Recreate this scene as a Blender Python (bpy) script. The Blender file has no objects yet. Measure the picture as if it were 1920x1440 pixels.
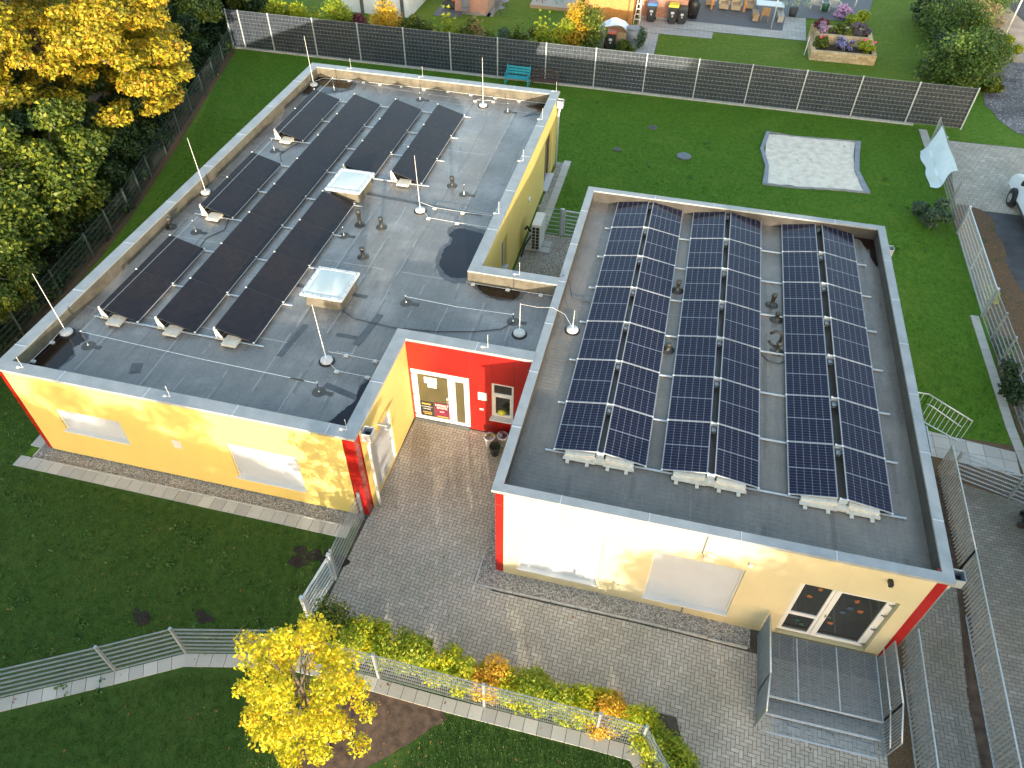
import bpy, bmesh, math, random
import numpy as np
from mathutils import Vector, Matrix
R = math.radians
random.seed(7)
rng = np.random.default_rng(11)
sc = bpy.context.scene
col = sc.collection

# ------------------------------------------------------------------ camera
CAM = Vector((2.8246, -10.3282, 18.0271))
yaw, pitch, roll, FPX = -0.2241, -0.7934, 0.0166, 1394.8192
fw = Vector((math.sin(yaw)*math.cos(pitch), math.cos(yaw)*math.cos(pitch), math.sin(pitch)))
rt = fw.cross(Vector((0, 0, 1))).normalized(); up = rt.cross(fw)
r2 = rt*math.cos(roll)+up*math.sin(roll); u2 = -rt*math.sin(roll)+up*math.cos(roll)
cd = bpy.data.cameras.new('camera'); co = bpy.data.objects.new('camera', cd); col.objects.link(co)
co.matrix_world = Matrix(((r2.x, u2.x, -fw.x, CAM.x), (r2.y, u2.y, -fw.y, CAM.y), (r2.z, u2.z, -fw.z, CAM.z), (0, 0, 0, 1)))
cd.sensor_width = 36; cd.lens = 36*FPX/1920; cd.clip_start = .1; cd.clip_end = 600
sc.camera = co
# ------------------------------------------------------------------ light
SUN_AZ, SUN_EL = 161.8, 6.6
w = bpy.data.worlds.new('World'); sc.world = w; w.use_nodes = True
nt = w.node_tree; sk = nt.nodes.new('ShaderNodeTexSky'); sk.sky_type = 'NISHITA'; sk.sun_disc = False
sk.sun_elevation = R(SUN_EL); sk.sun_rotation = R(SUN_AZ); sk.air_density = 1.0; sk.dust_density = 1.1; sk.ozone_density = .7
nt.links.new(sk.outputs[0], nt.nodes['Background'].inputs[0]); nt.nodes['Background'].inputs[1].default_value = .15
ld = bpy.data.lights.new('sun', 'SUN'); ld.energy = 2.0; ld.angle = R(.5); ld.color = (1, .87, .68)
lo = bpy.data.objects.new('sun', ld); col.objects.link(lo)
sd = Vector((math.sin(R(SUN_AZ))*math.cos(R(SUN_EL)), math.cos(R(SUN_AZ))*math.cos(R(SUN_EL)), math.sin(R(SUN_EL))))
lo.rotation_euler = (-sd).to_track_quat('-Z', 'Y').to_euler(); lo.location = sd*60
vs = sc.view_settings; vs.view_transform = 'Standard'; vs.look = 'None'; vs.exposure = 2.45; vs.gamma = 1
sc.cycles.max_bounces = 6; sc.cycles.transparent_max_bounces = 6

# ------------------------------------------------------------------ ground height, pixel -> point on a level
def ss(t):
    t = min(max(t, 0), 1); return t*t*(3-2*t)
def G(x, y): return -0.3*ss((x+4)/4.5)*ss((3-y)/4)-0.2*ss((x-4)/4)*ss((3-y)/4)
def at(px, py, z=0.):
    d = fw+r2*((px-960)/FPX)-u2*((py-720)/FPX); t = (z-CAM.z)/d.z
    return (CAM.x+t*d.x, CAM.y+t*d.y, z)
def atg(px, py, dz=0.):
    z = 0
    for _ in range(25):
        a = at(px, py, z+dz); z = .5*z+.5*G(a[0], a[1])
    return (a[0], a[1], z+dz)

# ------------------------------------------------------------------ node materials
MATS = {}
def nodes(name, rough=.6, metal=0., spec=.5):
    m = bpy.data.materials.new(name); m.use_nodes = True; t = m.node_tree; p = t.nodes['Principled BSDF']
    p.inputs['Roughness'].default_value = rough; p.inputs['Metallic'].default_value = metal
    p.inputs['Specular IOR Level'].default_value = spec
    MATS[name] = m
    return m, t, p
def N(t, typ, **k):
    n = t.nodes.new(typ)
    for a, v in k.items():
        if a in n.inputs: n.inputs[a].default_value = v
        else: setattr(n, a, v)
    return n
def rgb(c): return (c[0], c[1], c[2], 1)
def noise(t, scale, detail=4, rough=.55, vec=None):
    n = N(t, 'ShaderNodeTexNoise', Scale=scale, Detail=detail, Roughness=rough)
    if vec is None: vec = pos(t)
    t.links.new(vec, n.inputs['Vector']); return n.outputs['Fac']
def pos(t, sc_=None):
    g = N(t, 'ShaderNodeNewGeometry')
    if sc_ is None: return g.outputs['Position']
    m = N(t, 'ShaderNodeMapping'); m.inputs['Scale'].default_value = sc_
    t.links.new(g.outputs['Position'], m.inputs['Vector']); return m.outputs[0]
def opos(t, sc_=None):
    g = N(t, 'ShaderNodeTexCoord')
    m = N(t, 'ShaderNodeMapping'); m.inputs['Scale'].default_value = sc_ or (1, 1, 1)
    t.links.new(g.outputs['Object'], m.inputs['Vector']); return m.outputs[0]
def ramp(t, fac, stops):
    r = N(t, 'ShaderNodeValToRGB'); e = r.color_ramp.elements
    while len(e) < len(stops): e.new(.5)
    for i, (p, c) in enumerate(stops): e[i].position = p; e[i].color = rgb(c) if len(c) == 3 else c
    t.links.new(fac, r.inputs[0]); return r.outputs[0]
def mix(t, a, b, f, mode='MIX'):
    m = N(t, 'ShaderNodeMix', data_type='RGBA', blend_type=mode)
    for s, v in ((m.inputs[6], a), (m.inputs[7], b), (m.inputs[0], f)):
        if hasattr(v, 'links'): t.links.new(v, s)
        elif isinstance(v, (int, float)) and s == m.inputs[0]: s.default_value = v
        else: s.default_value = rgb(v)
    return m.outputs[2]
def math_(t, op, a, b=None, c=None):
    m = N(t, 'ShaderNodeMath', operation=op)
    for s, v in zip(m.inputs, (a, b, c)):
        if v is None: continue
        if hasattr(v, 'links'): t.links.new(v, s)
        else: s.default_value = v
    return m.outputs[0]
def bump(t, p, h, strength=.3, dist=.02):
    b = N(t, 'ShaderNodeBump', Strength=strength, Distance=dist)
    t.links.new(h, b.inputs['Height']); t.links.new(b.outputs[0], p.inputs['Normal'])
def island(t): return N(t, 'ShaderNodeNewGeometry').outputs['Random Per Island']
def base(t, p, c): t.links.new(c, p.inputs['Base Color'])

def simple(name, c, rough=.6, metal=0., var=.18, scale=6., bs=.15, bscale=60., spec=.5):
    m, t, p = nodes(name, rough, metal, spec)
    f = noise(t, scale, 5)
    lo_ = [v*(1-var) for v in c]; hi = [min(1, v*(1+var)) for v in c]
    base(t, p, ramp(t, f, [(.3, lo_), (.7, hi)]))
    if bs: bump(t, p, noise(t, bscale, 3), bs, .01)
    return m
simple('galv', (.36, .40, .42), .45, .55, .15, 9, .1)
simple('galv_light', (.50, .54, .57), .4, .3, .1, 9, .05)
simple('zinc_dark', (.16, .17, .18), .5, .5)
simple('white', (.62, .62, .61), .45, 0, .05, 2, .03)
simple('shutter_grey', (.46, .47, .48), .5, 0, .04, 2, .03)
simple('white_bright', (.80, .80, .78), .5, 0, .06, 1.5, .05)
simple('white_warm', (.62, .57, .47), .7, 0, .12, 8, .2)
simple('concrete', (.42, .40, .36), .85, 0, .2, 6, .3)
simple('black', (.018, .018, .02), .4, 0, .3, 5, .1)
simple('rubber', (.02, .021, .022), .7, 0, .3, 8, .2)
simple('grey_plastic', (.16, .18, .19), .45, 0, .15, 4, .05)
simple('dark_plastic', (.035, .038, .042), .42, 0, .2, 4, .05)
simple('yellow_plastic', (.65, .62, .05), .4, 0, .1)
simple('sticker_orange', (.20, .075, .03)); simple('sticker_blue', (.03, .06, .12)); simple('sticker_green', (.02, .07, .05))
simple('blue_plastic', (.05, .18, .42), .4, 0, .15)
simple('red_plastic', (.36, .07, .03), .5, 0, .3)
simple('turquoise', (.035, .33, .40), .5, 0, .12, 5, .1)
simple('brown_iron', (.10, .060, .048), .55, .2, .2)
simple('bark', (.13, .10, .07), .9, 0, .35, 12, .6, 30)
simple('pale_wood', (.36, .25, .14), .7, 0, .25, 10, .2)
simple('teak', (.30, .17, .08), .6, 0, .3, 10, .2)
simple('orange_wood', (.50, .22, .06), .55, 0, .2, 6, .1)
simple('wicker', (.40, .31, .20), .8, 0, .25, 40, .4, 90)
simple('grey_wood', (.42, .39, .34), .8, 0, .2, 14, .3)
simple('black_soil', (.018, .013, .010), .95, 0, .5, 6, .8, 25)
simple('soil', (.055, .036, .024), .95, 0, .5, 4, .8, 25)
simple('mulch', (.105, .065, .042), .95, 0, .5, 5, .8, 40)
simple('asphalt', (.055, .058, .064), .85, 0, .35, 1.2, .4, 90)
simple('patio_dark', (.095, .10, .11), .7, 0, .12, 3, .1)
simple('cable', (.012, .012, .014), .5)
simple('steel', (.55, .55, .55), .25, .9, .05)
simple('lining', (.04, .042, .05), .5)
simple('green_wood', (.02, .09, .06), .5)
simple('cushion', (.045, .048, .055), .85)
simple('orange_cloth', (.55, .16, .05), .85)
simple('dirt_road', (.36, .28, .21), .9, 0, .3, .8, .4, 40)
simple('pink_petal', (.75, .06, .16), .6)
simple('tarp', (.80, .86, .88), .4, 0, .05, 3, .1)
simple('amber', (.75, .26, .03), .3)
simple('car_paint', (.78, .80, .82), .22, 0, .02, 1, 0, spec=.6)
simple('dark_red_trim', (.14, .012, .01), .45)
simple('curb_joint', (.03, .03, .027), .9)

def glassy(name, c, rough=.06):
    m, t, p = nodes(name, rough, 0, .28 if 'water' in name else .7); f = noise(t, 1.3, 3)
    base(t, p, ramp(t, f, [(.3, [v*.7 for v in c]), (.7, c)])); return m
glassy('glass_dark', (.030, .032, .030)); glassy('glass_olive', (.085, .075, .038), .12)
glassy('car_glass', (.02, .03, .035)); glassy('water_brown', (.020, .010, .006), .03); glassy('water_blue', (.016, .015, .02), .05)

# coated wall paint with fine horizontal boards
def wallmat(name, c, dirt):
    m, t, p = nodes(name, .62)
    f = noise(t, .9, 5); g = noise(t, 1, 6, .7, pos(t, (1.4, 1.4, 16)))
    c1 = ramp(t, f, [(.25, [v*.90 for v in c]), (.75, c)])
    st = ramp(t, g, [(.30, (.82, .82, .78)), (.42, (1, 1, 1))])
    z = N(t, 'ShaderNodeSeparateXYZ'); t.links.new(pos(t), z.inputs[0])
    vs_ = noise(t, 1, 5, .75, pos(t, (7, 7, .35))); sk_ = ramp(t, vs_, [(.28, (.80, .78, .70)), (.46, (1, 1, 1))]); c1 = mix(t, c1, sk_, .45, 'MULTIPLY')
    zz = math_(t, 'ADD', z.outputs[2], math_(t, 'MULTIPLY', noise(t, 3, 4), .5))
    d = ramp(t, zz, [(0, dirt), (.42, (1, 1, 1))])
    base(t, p, mix(t, mix(t, c1, st, .5, 'MULTIPLY'), d, .55, 'MULTIPLY'))
    wv = N(t, 'ShaderNodeTexWave', bands_direction='Z', Scale=2.2, Distortion=0.); t.links.new(pos(t), wv.inputs[0])
    bump(t, p, math_(t, 'ADD', math_(t, 'MULTIPLY', wv.outputs['Fac'], .3), noise(t, 50, 3)), .18, .01)
wallmat('wall_yellow', (.66, .50, .155), (.75, .68, .5))
wallmat('wall_cream', (.56, .49, .31), (.70, .66, .50))
m, t, p = nodes('red_panel', .22, 0, .6)
base(t, p, ramp(t, noise(t, .8, 3), [(.3, (.27, .010, .008)), (.7, (.33, .014, .010))]))
m, t, p = nodes('brick', .85)
tc = N(t, 'ShaderNodeTexCoord'); mp = N(t, 'ShaderNodeMapping'); mp.inputs['Rotation'].default_value = (R(90), 0, 0)
t.links.new(tc.outputs['Object'], mp.inputs[0])
b = N(t, 'ShaderNodeTexBrick', Scale=1.0, Color1=(.42, .13, .075, 1), Color2=(.52, .20, .11, 1), Mortar=(.45, .38, .32, 1))
b.inputs['Brick Width'].default_value = .24; b.inputs['Row Height'].default_value = .077; b.inputs['Mortar Size'].default_value = .012
t.links.new(mp.outputs[0], b.inputs['Vector']); base(t, p, b.outputs[0])
m, t, p = nodes('sandstone', .85)
base(t, p, mix(t, ramp(t, island(t), [(0, (.46, .35, .20)), (1, (.66, .54, .34))]), ramp(t, noise(t, 7, 5), [(.4, (.75, .62, .5)), (.6, (1, 1, 1))]), .7, 'MULTIPLY'))
bump(t, p, noise(t, 30, 4), .4)

# block paving: each stone its own tone
def stones(name, lo_, hi, blotch, rough=.85, light=.0):
    m, t, p = nodes(name, rough)
    c = ramp(t, island(t), [(0, lo_), (.96-light, hi), (1-light*.6, [min(1, v*1.12) for v in hi])])
    c = mix(t, c, ramp(t, noise(t, .55, 5), [(.3, blotch), (.65, (1, 1, 1))]), .8, 'MULTIPLY')
    c = mix(t, c, ramp(t, noise(t, 60, 3), [(.3, (.75, .75, .75)), (.7, (1.1, 1.1, 1.1))]), .8, 'MULTIPLY')
    base(t, p, c); bump(t, p, noise(t, 80, 3), .3, .005)
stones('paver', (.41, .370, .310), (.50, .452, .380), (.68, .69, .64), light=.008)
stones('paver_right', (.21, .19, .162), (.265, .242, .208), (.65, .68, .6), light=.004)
stones('slab', (.40, .38, .345), (.52, .495, .45), (.80, .80, .76))
stones('slab_light', (.42, .40, .36), (.52, .50, .46), (.8, .8, .78))
simple('joint', (.070, .062, .046), .95, 0, .35, 3, .3)

# lawn
def lawn(name, a, b_, c_, dry):
    m, t, p = nodes(name, .9, 0, .2)
    f1 = noise(t, 42, 6, .7); f2 = noise(t, .45, 4); f3 = noise(t, 4.5, 4)
    g = ramp(t, f1, [(.28, a), (.52, b_), (.78, c_)])
    g = mix(t, g, ramp(t, f3, [(.35, (.66, .72, .6)), (.6, (1.1, 1.05, 1))]), .8, 'MULTIPLY')
    g = mix(t, g, dry, ramp(t, f2, [(.52, (0, 0, 0)), (.78, (.55, .55, .55))]))
    f5 = noise(t, 1.6, 6, .7); g = mix(t, g, dry, ramp(t, f5, [(.56, (0, 0, 0)), (.66, (.55, .55, .55))]))
    base(t, p, g); bump(t, p, f1, .9, .05)
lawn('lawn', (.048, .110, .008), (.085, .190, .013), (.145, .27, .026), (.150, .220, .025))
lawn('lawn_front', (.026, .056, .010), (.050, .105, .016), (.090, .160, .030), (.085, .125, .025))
lawn('lawn_neighbour', (.070, .125, .009), (.115, .19, .014), (.17, .25, .025), (.20, .23, .04))

# washed gravel
m, t, p = nodes('gravel', .85)
v = N(t, 'ShaderNodeTexVoronoi', Scale=32.); t.links.new(pos(t), v.inputs['Vector'])
v2 = N(t, 'ShaderNodeSeparateColor'); t.links.new(v.outputs['Color'], v2.inputs[0])
c = ramp(t, v2.outputs[0], [(0, (.17, .155, .135)), (.35, (.29, .26, .225)), (.7, (.40, .365, .32)), (1, (.56, .53, .48))])
c = mix(t, c, ramp(t, v.outputs['Distance'], [(.45, (1, 1, 1)), (.85, (.45, .42, .38))]), 1, 'MULTIPLY')
base(t, p, c); bump(t, p, math_(t, 'SUBTRACT', 1, v.outputs['Distance']), .8, .02)
m, t, p = nodes('gravel_grey', .9)
v = N(t, 'ShaderNodeTexVoronoi', Scale=14.); t.links.new(pos(t), v.inputs['Vector'])
v2 = N(t, 'ShaderNodeSeparateColor'); t.links.new(v.outputs['Color'], v2.inputs[0])
base(t, p, mix(t, ramp(t, v2.outputs[0], [(0, (.07, .072, .085)), (.8, (.17, .17, .19)), (1, (.36, .36, .38))]), ramp(t, noise(t, .7, 4), [(.35, (.6, .58, .55)), (.65, (1.2, 1.15, 1.1))]), 1, 'MULTIPLY'))
bump(t, p, v.outputs['Distance'], .6, .02)
m, t, p = nodes('sand', .95)
base(t, p, ramp(t, noise(t, 3, 6, .6), [(.3, (.56, .49, .38)), (.55, (.72, .655, .54)), (.8, (.80, .74, .63))])); bump(t, p, noise(t, 5, 6, .6), .45, .06)
m, t, p = nodes('litter', .95)
base(t, p, mix(t, ramp(t, noise(t, 28, 4, .7), [(.3, (.05, .034, .022)), (.5, (.115, .068, .034)), (.7, (.21, .125, .06))]), (.035, .055, .015), ramp(t, noise(t, 1.2, 4), [(.55, (0, 0, 0)), (.7, (.8, .8, .8))])))
bump(t, p, noise(t, 30, 4), .9, .04)

# roof membranes
def roof(name, c, seam, warm, pitchx, period):
    m, t, p = nodes(name, .42, 0, .5)
    P_ = pos(t); s = N(t, 'ShaderNodeSeparateXYZ'); t.links.new(P_, s.inputs[0])
    f = noise(t, .55, 6, .6); g = noise(t, 1, 5, .7, pos(t, (9, .8, 1))); h = noise(t, 14, 4, .7)
    cc = ramp(t, f, [(.28, [v*.72 for v in c]), (.5, c), (.72, warm)])
    cc = mix(t, cc, ramp(t, g, [(.3, (.84, .84, .86)), (.7, (1.12, 1.12, 1.12))]), .9, 'MULTIPLY')
    cc = mix(t, cc, ramp(t, h, [(.3, (.80, .80, .80)), (.7, (1.15, 1.15, 1.15))]), .7, 'MULTIPLY')
    wob = math_(t, 'MULTIPLY', noise(t, 1.5, 2), .10)
    fx = math_(t, 'FRACT', math_(t, 'DIVIDE', math_(t, 'ADD', s.outputs[0], wob), period))
    ln = math_(t, 'LESS_THAN', fx, .022/period)
    ln = math_(t, 'MULTIPLY', ln, math_(t, 'GREATER_THAN', noise(t, .9, 3), .50))
    dk = math_(t, 'MULTIPLY', math_(t, 'LESS_THAN', math_(t, 'ABSOLUTE', math_(t, 'SUBTRACT', fx, .10)), .035), math_(t, 'GREATER_THAN', noise(t, .6, 3), .48))
    fy = math_(t, 'FRACT', math_(t, 'DIVIDE', math_(t, 'ADD', s.outputs[1], wob), 4.1))
    ly = math_(t, 'MULTIPLY', math_(t, 'LESS_THAN', fy, .008), math_(t, 'GREATER_THAN', noise(t, 1.2, 3), .46))
    cc = mix(t, cc, seam, math_(t, 'MULTIPLY', math_(t, 'MAXIMUM', ln, ly), .6))
    cc = mix(t, cc, [v*.62 for v in c], math_(t, 'MULTIPLY', dk, .6))
    base(t, p, cc)
    t.links.new(ramp(t, noise(t, .8, 4), [(.35, (.22, .22, .22)), (.7, (.50, .50, .50))]), p.inputs['Roughness'])
    rip = N(t, 'ShaderNodeTexWave', bands_direction='Y', Scale=2.4, Distortion=3.); rip.inputs['Detail'].default_value = 3
    t.links.new(P_, rip.inputs[0])
    bump(t, p, math_(t, 'ADD', math_(t, 'MULTIPLY', rip.outputs['Fac'], pitchx), math_(t, 'MULTIPLY', noise(t, 5, 5, .6), 1.2)), .35, .03)
roof('roof_left', (.200, .188, .172), (.46, .45, .43), (.33, .315, .285), .03, 1.05)
roof('roof_right', (.172, .150, .124), (.24, .21, .18), (.235, .202, .162), .18, 1.6)
simple('upstand', (.115, .10, .072), .7, 0, .35, 2.5, .3, 20)
simple('membrane_dark', (.075, .078, .082), .5, 0, .3, 2.5, .2, 20)
simple('upstand_dark', (.085, .08, .07), .7, 0, .3, 2.5, .3, 20)
m, t, p = nodes('cap', .5, .12, .4)
base(t, p, mix(t, ramp(t, noise(t, 2.2, 5), [(.3, (.25, .27, .28)), (.7, (.33, .345, .355))]), (.5, .52, .54), ramp(t, noise(t, 9, 3, .8), [(.68, (0, 0, 0)), (.74, (.8, .8, .8))])))

# photovoltaic surfaces
m, t, p = nodes('pv_cell', .14, 0, .2)
base(t, p, ramp(t, island(t), [(0, (.009, .010, .026)), (1, (.014, .014, .034))])); pass
simple('pv_back', (.21, .215, .235), .4, 0, .03, 3, 0)
simple('pv_frame', (.42, .43, .45), .45, .2, .05, 3, 0)
m, t, p = nodes('pv_black', .36, 0, .22)
gx = N(t, 'ShaderNodeTexBrick', Scale=1., Color1=(.013, .012, .014, 1), Color2=(.020, .017, .018, 1), Mortar=(.008, .008, .010, 1), offset=0.)
gx.inputs['Brick Width'].default_value = .16; gx.inputs['Row Height'].default_value = .16; gx.inputs['Mortar Size'].default_value = .006
t.links.new(opos(t), gx.inputs['Vector'])
base(t, p, mix(t, gx.outputs[0], ramp(t, noise(t, .5, 4), [(.3, (.75, .8, 1.1)), (.7, (1.5, 1.25, 1.1))]), .8, 'MULTIPLY'))
m, t, p = nodes('skylight_glass', .35, 0, .3)
base(t, p, ramp(t, noise(t, 1.2, 3), [(.3, (.50, .56, .54)), (.7, (.60, .65, .62))]))
# privacy strip
m, t, p = nodes('privacy', .55)
base(t, p, mix(t, ramp(t, noise(t, 3, 3), [(.3, (.015, .021, .031)), (.7, (.022, .030, .043))]), (.055, .070, .095), math_(t, 'MULTIPLY', island(t), .5)))

# leaves
def leafmat(name, cols, trans=.35, rough=.5):
    m, t, p = nodes(name, rough, 0, .35)
    k = len(cols)-1
    r_ = math_(t, 'ADD', math_(t, 'MULTIPLY', island(t), .55), math_(t, 'MULTIPLY', noise(t, .9, 3), .5))
    c = ramp(t, r_, [(.12+.76*i/k, cc) for i, cc in enumerate(cols)])
    base(t, p, c)
    tr = N(t, 'ShaderNodeBsdfTranslucent'); t.links.new(c, tr.inputs[0])
    mx = N(t, 'ShaderNodeMixShader'); mx.inputs[0].default_value = trans
    t.links.new(p.outputs[0], mx.inputs[1]); t.links.new(tr.outputs[0], mx.inputs[2])
    t.links.new(mx.outputs[0], t.nodes['Material Output'].inputs[0])
leafmat('leaf_yellow', [(.20, .23, .012), (.42, .42, .014), (.62, .54, .018), (.60, .30, .02)], .4)
leafmat('leaf_maple', [(.08, .11, .012), (.30, .29, .02), (.56, .43, .03), (.46, .20, .03)], .4)
leafmat('leaf_green', [(.022, .045, .008), (.058, .10, .012), (.13, .17, .018), (.30, .30, .03)], .3)
leafmat('leaf_bush', [(.025, .06, .010), (.055, .11, .014), (.10, .165, .026), (.15, .20, .04)], .3)
leafmat('leaf_dark', [(.010, .026, .007), (.022, .050, .012), (.042, .080, .016)], .25)
leafmat('leaf_lime', [(.10, .18, .015), (.20, .30, .02), (.38, .42, .03), (.50, .42, .03)], .4)
leafmat('leaf_hedge', [(.12, .22, .015), (.26, .38, .02), (.50, .50, .02), (.66, .46, .015)], .4)
leafmat('leaf_bluegreen', [(.035, .07, .035), (.07, .12, .06), (.12, .18, .10)], .25)
leafmat('leaf_straw', [(.25, .18, .08), (.38, .28, .13), (.16, .17, .05)], .3)
leafmat('leaf_silver', [(.25, .33, .28), (.38, .46, .40)], .2)
leafmat('leaf_orange', [(.40, .32, .03), (.60, .42, .03), (.58, .24, .04)], .4)
leafmat('petal_purple', [(.22, .18, .50), (.40, .36, .70), (.55, .52, .75)], .2)
leafmat('petal_pink', [(.50, .28, .50), (.68, .48, .66)], .2)
leafmat('petal_red', [(.10, .02, .03), (.20, .04, .05)], .2)
leafmat('lavender', [(.10, .09, .12), (.16, .13, .17), (.08, .10, .06)], .2)
leafmat('grass_blade', [(.050, .115, .008), (.085, .195, .013), (.14, .27, .026)], .3, .6)
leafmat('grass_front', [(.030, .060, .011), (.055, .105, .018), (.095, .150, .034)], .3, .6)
leafmat('weed', [(.04, .10, .02), (.08, .17, .03)], .3)
leafmat('fallen', [(.40, .30, .03), (.30, .12, .04), (.16, .08, .03)], .1, .8)

# ------------------------------------------------------------------ mesh builder
WL = {}
def wl(o): return WL.get(o.name, Vector((0, 0, 0))) if o else Vector((0, 0, 0))
def tag(o, label=None, cat=None, group=None, kind=None):
    for k, v in (('label', label), ('category', cat), ('group', group), ('kind', kind)):
        if v: o[k] = v
    return o
def empty(name, loc=(0, 0, 0), label=None, cat=None, group=None):
    o = bpy.data.objects.new(name, None); col.objects.link(o); o.location = loc; o.empty_display_size = .2
    WL[o.name] = Vector(loc); return tag(o, label, cat, group)
class MB:
    def __init__(s): s.v = []; s.f = []; s.m = []; s.mi = 0
    def quad(s, *p):
        n = len(s.v); s.v += [tuple(q) for q in p]; s.f.append(tuple(range(n, n+len(p)))); s.m.append(s.mi)
    def box(s, x0, y0, z0, x1, y1, z1):
        if x0 > x1: x0, x1 = x1, x0
        if y0 > y1: y0, y1 = y1, y0
        if z0 > z1: z0, z1 = z1, z0
        n = len(s.v); s.v += [(x0, y0, z0), (x1, y0, z0), (x1, y1, z0), (x0, y1, z0), (x0, y0, z1), (x1, y0, z1), (x1, y1, z1), (x0, y1, z1)]
        for f in ((3, 2, 1, 0), (4, 5, 6, 7), (0, 1, 5, 4), (1, 2, 6, 5), (2, 3, 7, 6), (3, 0, 4, 7)):
            s.f.append(tuple(n+i for i in f)); s.m.append(s.mi)
        return s
    def tube(s, pts, r, n=6, r1=None, caps=True):
        pts = [Vector(p) for p in pts]; rings = []
        L = len(pts)
        for i, p in enumerate(pts):
            d = (pts[min(i+1, L-1)]-pts[max(i-1, 0)])
            if d.length < 1e-6: d = Vector((0, 0, 1))
            d.normalize(); a = d.cross(Vector((0, 0, 1)) if abs(d.z) < .95 else Vector((1, 0, 0))).normalized(); b_ = d.cross(a)
            rr = r if r1 is None else r+(r1-r)*i/max(1, L-1)
            k = len(s.v)
            for j in range(n):
                t_ = 2*math.pi*j/n; q = p+a*(rr*math.cos(t_))+b_*(rr*math.sin(t_)); s.v.append(tuple(q))
            rings.append(k)
        for i in range(L-1):
            for j in range(n):
                s.f.append((rings[i]+j, rings[i]+(j+1) % n, rings[i+1]+(j+1) % n, rings[i+1]+j)); s.m.append(s.mi)
        if caps:
            s.f.append(tuple(rings[0]+j for j in range(n))[::-1]); s.m.append(s.mi)
            s.f.append(tuple(rings[-1]+j for j in range(n))); s.m.append(s.mi)
        return s
    def lathe(s, c, prof, n=16):
        rings = []
        for r_, z in prof:
            k = len(s.v); s.v += [(c[0]+r_*math.cos(2*math.pi*j/n), c[1]+r_*math.sin(2*math.pi*j/n), c[2]+z) for j in range(n)]; rings.append(k)
        for a, b_ in zip(rings, rings[1:]):
            for j in range(n): s.f.append((a+j, a+(j+1) % n, b_+(j+1) % n, b_+j)); s.m.append(s.mi)
        s.f.append(tuple(rings[0]+j for j in range(n))[::-1]); s.m.append(s.mi)
        s.f.append(tuple(rings[-1]+j for j in range(n))); s.m.append(s.mi)
        return s
    def prism(s, poly, z0, z1):
        n = len(s.v); k = len(poly)
        s.v += [(x, y, z0) for x, y in poly]+[(x, y, z1) for x, y in poly]
        s.f.append(tuple(range(n, n+k))[::-1]); s.f.append(tuple(range(n+k, n+2*k))); s.m += [s.mi]*2
        for i in range(k): j = (i+1) % k; s.f.append((n+i, n+j, n+k+j, n+k+i)); s.m.append(s.mi)
        return s
    def obox(s, c, u, vv, ww):   # oriented box: centre and three half-vectors
        c, u, vv, ww = Vector(c), Vector(u), Vector(vv), Vector(ww); n = len(s.v)
        for k in (-1, 1):
            for a, b_ in ((-1, -1), (1, -1), (1, 1), (-1, 1)): s.v.append(tuple(c+u*a+vv*b_+ww*k))
        for f in ((3, 2, 1, 0), (4, 5, 6, 7), (0, 1, 5, 4), (1, 2, 6, 5), (2, 3, 7, 6), (3, 0, 4, 7)):
            s.f.append(tuple(n+i for i in f)); s.m.append(s.mi)
        return s
    def bar(s, a, b_, wd, th):   # flat bar between two points
        a, b_ = Vector(a), Vector(b_); d = b_-a; L = d.length/2; d.normalize()
        sd_ = d.cross(Vector((0, 0, 1)) if abs(d.z) < .95 else Vector((0, 1, 0))).normalized(); u_ = sd_.cross(d)
        return s.obox((a+b_)/2, sd_*(wd/2), d*L, u_*(th/2))
    def build(s, name, mats, parent=None, smooth=False, bevel=0, **tg):
        me = bpy.data.meshes.new(name); off = wl(parent)
        me.from_pydata([(x-off.x, y-off.y, z-off.z) for x, y, z in s.v] if parent else s.v, [], s.f)
        if isinstance(mats, str): mats = [mats]
        for q in mats: me.materials.append(MATS[q])
        if len(mats) > 1: me.polygons.foreach_set('material_index', s.m)
        bm = bmesh.new(); bm.from_mesh(me); bmesh.ops.recalc_face_normals(bm, faces=bm.faces)
        if bevel: bmesh.ops.bevel(bm, geom=bm.edges[:], offset=bevel, segments=2, affect='EDGES', clamp_overlap=True)
        bm.to_mesh(me); bm.free()
        if smooth: me.polygons.foreach_set('use_smooth', [True]*len(me.polygons))
        me.update()
        o = bpy.data.objects.new(name, me); col.objects.link(o)
        if parent: o.parent = parent; WL[o.name] = off
        return tag(o, **tg)
def dup(root, loc=None, rz=None, scale=None, label=None, group=None):
    r_ = root.copy(); col.objects.link(r_)
    if loc is not None: r_.location = loc
    if rz is not None: r_.rotation_euler = (0, 0, rz)
    if scale: r_.scale = scale if hasattr(scale, '__len__') else (scale,)*3
    if label: r_['label'] = label
    if group: r_['group'] = group
    for ch in list(root.children):
        c_ = ch.copy(); col.objects.link(c_); c_.parent = r_
        for g_ in ch.children:
            d_ = g_.copy(); col.objects.link(d_); d_.parent = c_
    return r_

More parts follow.
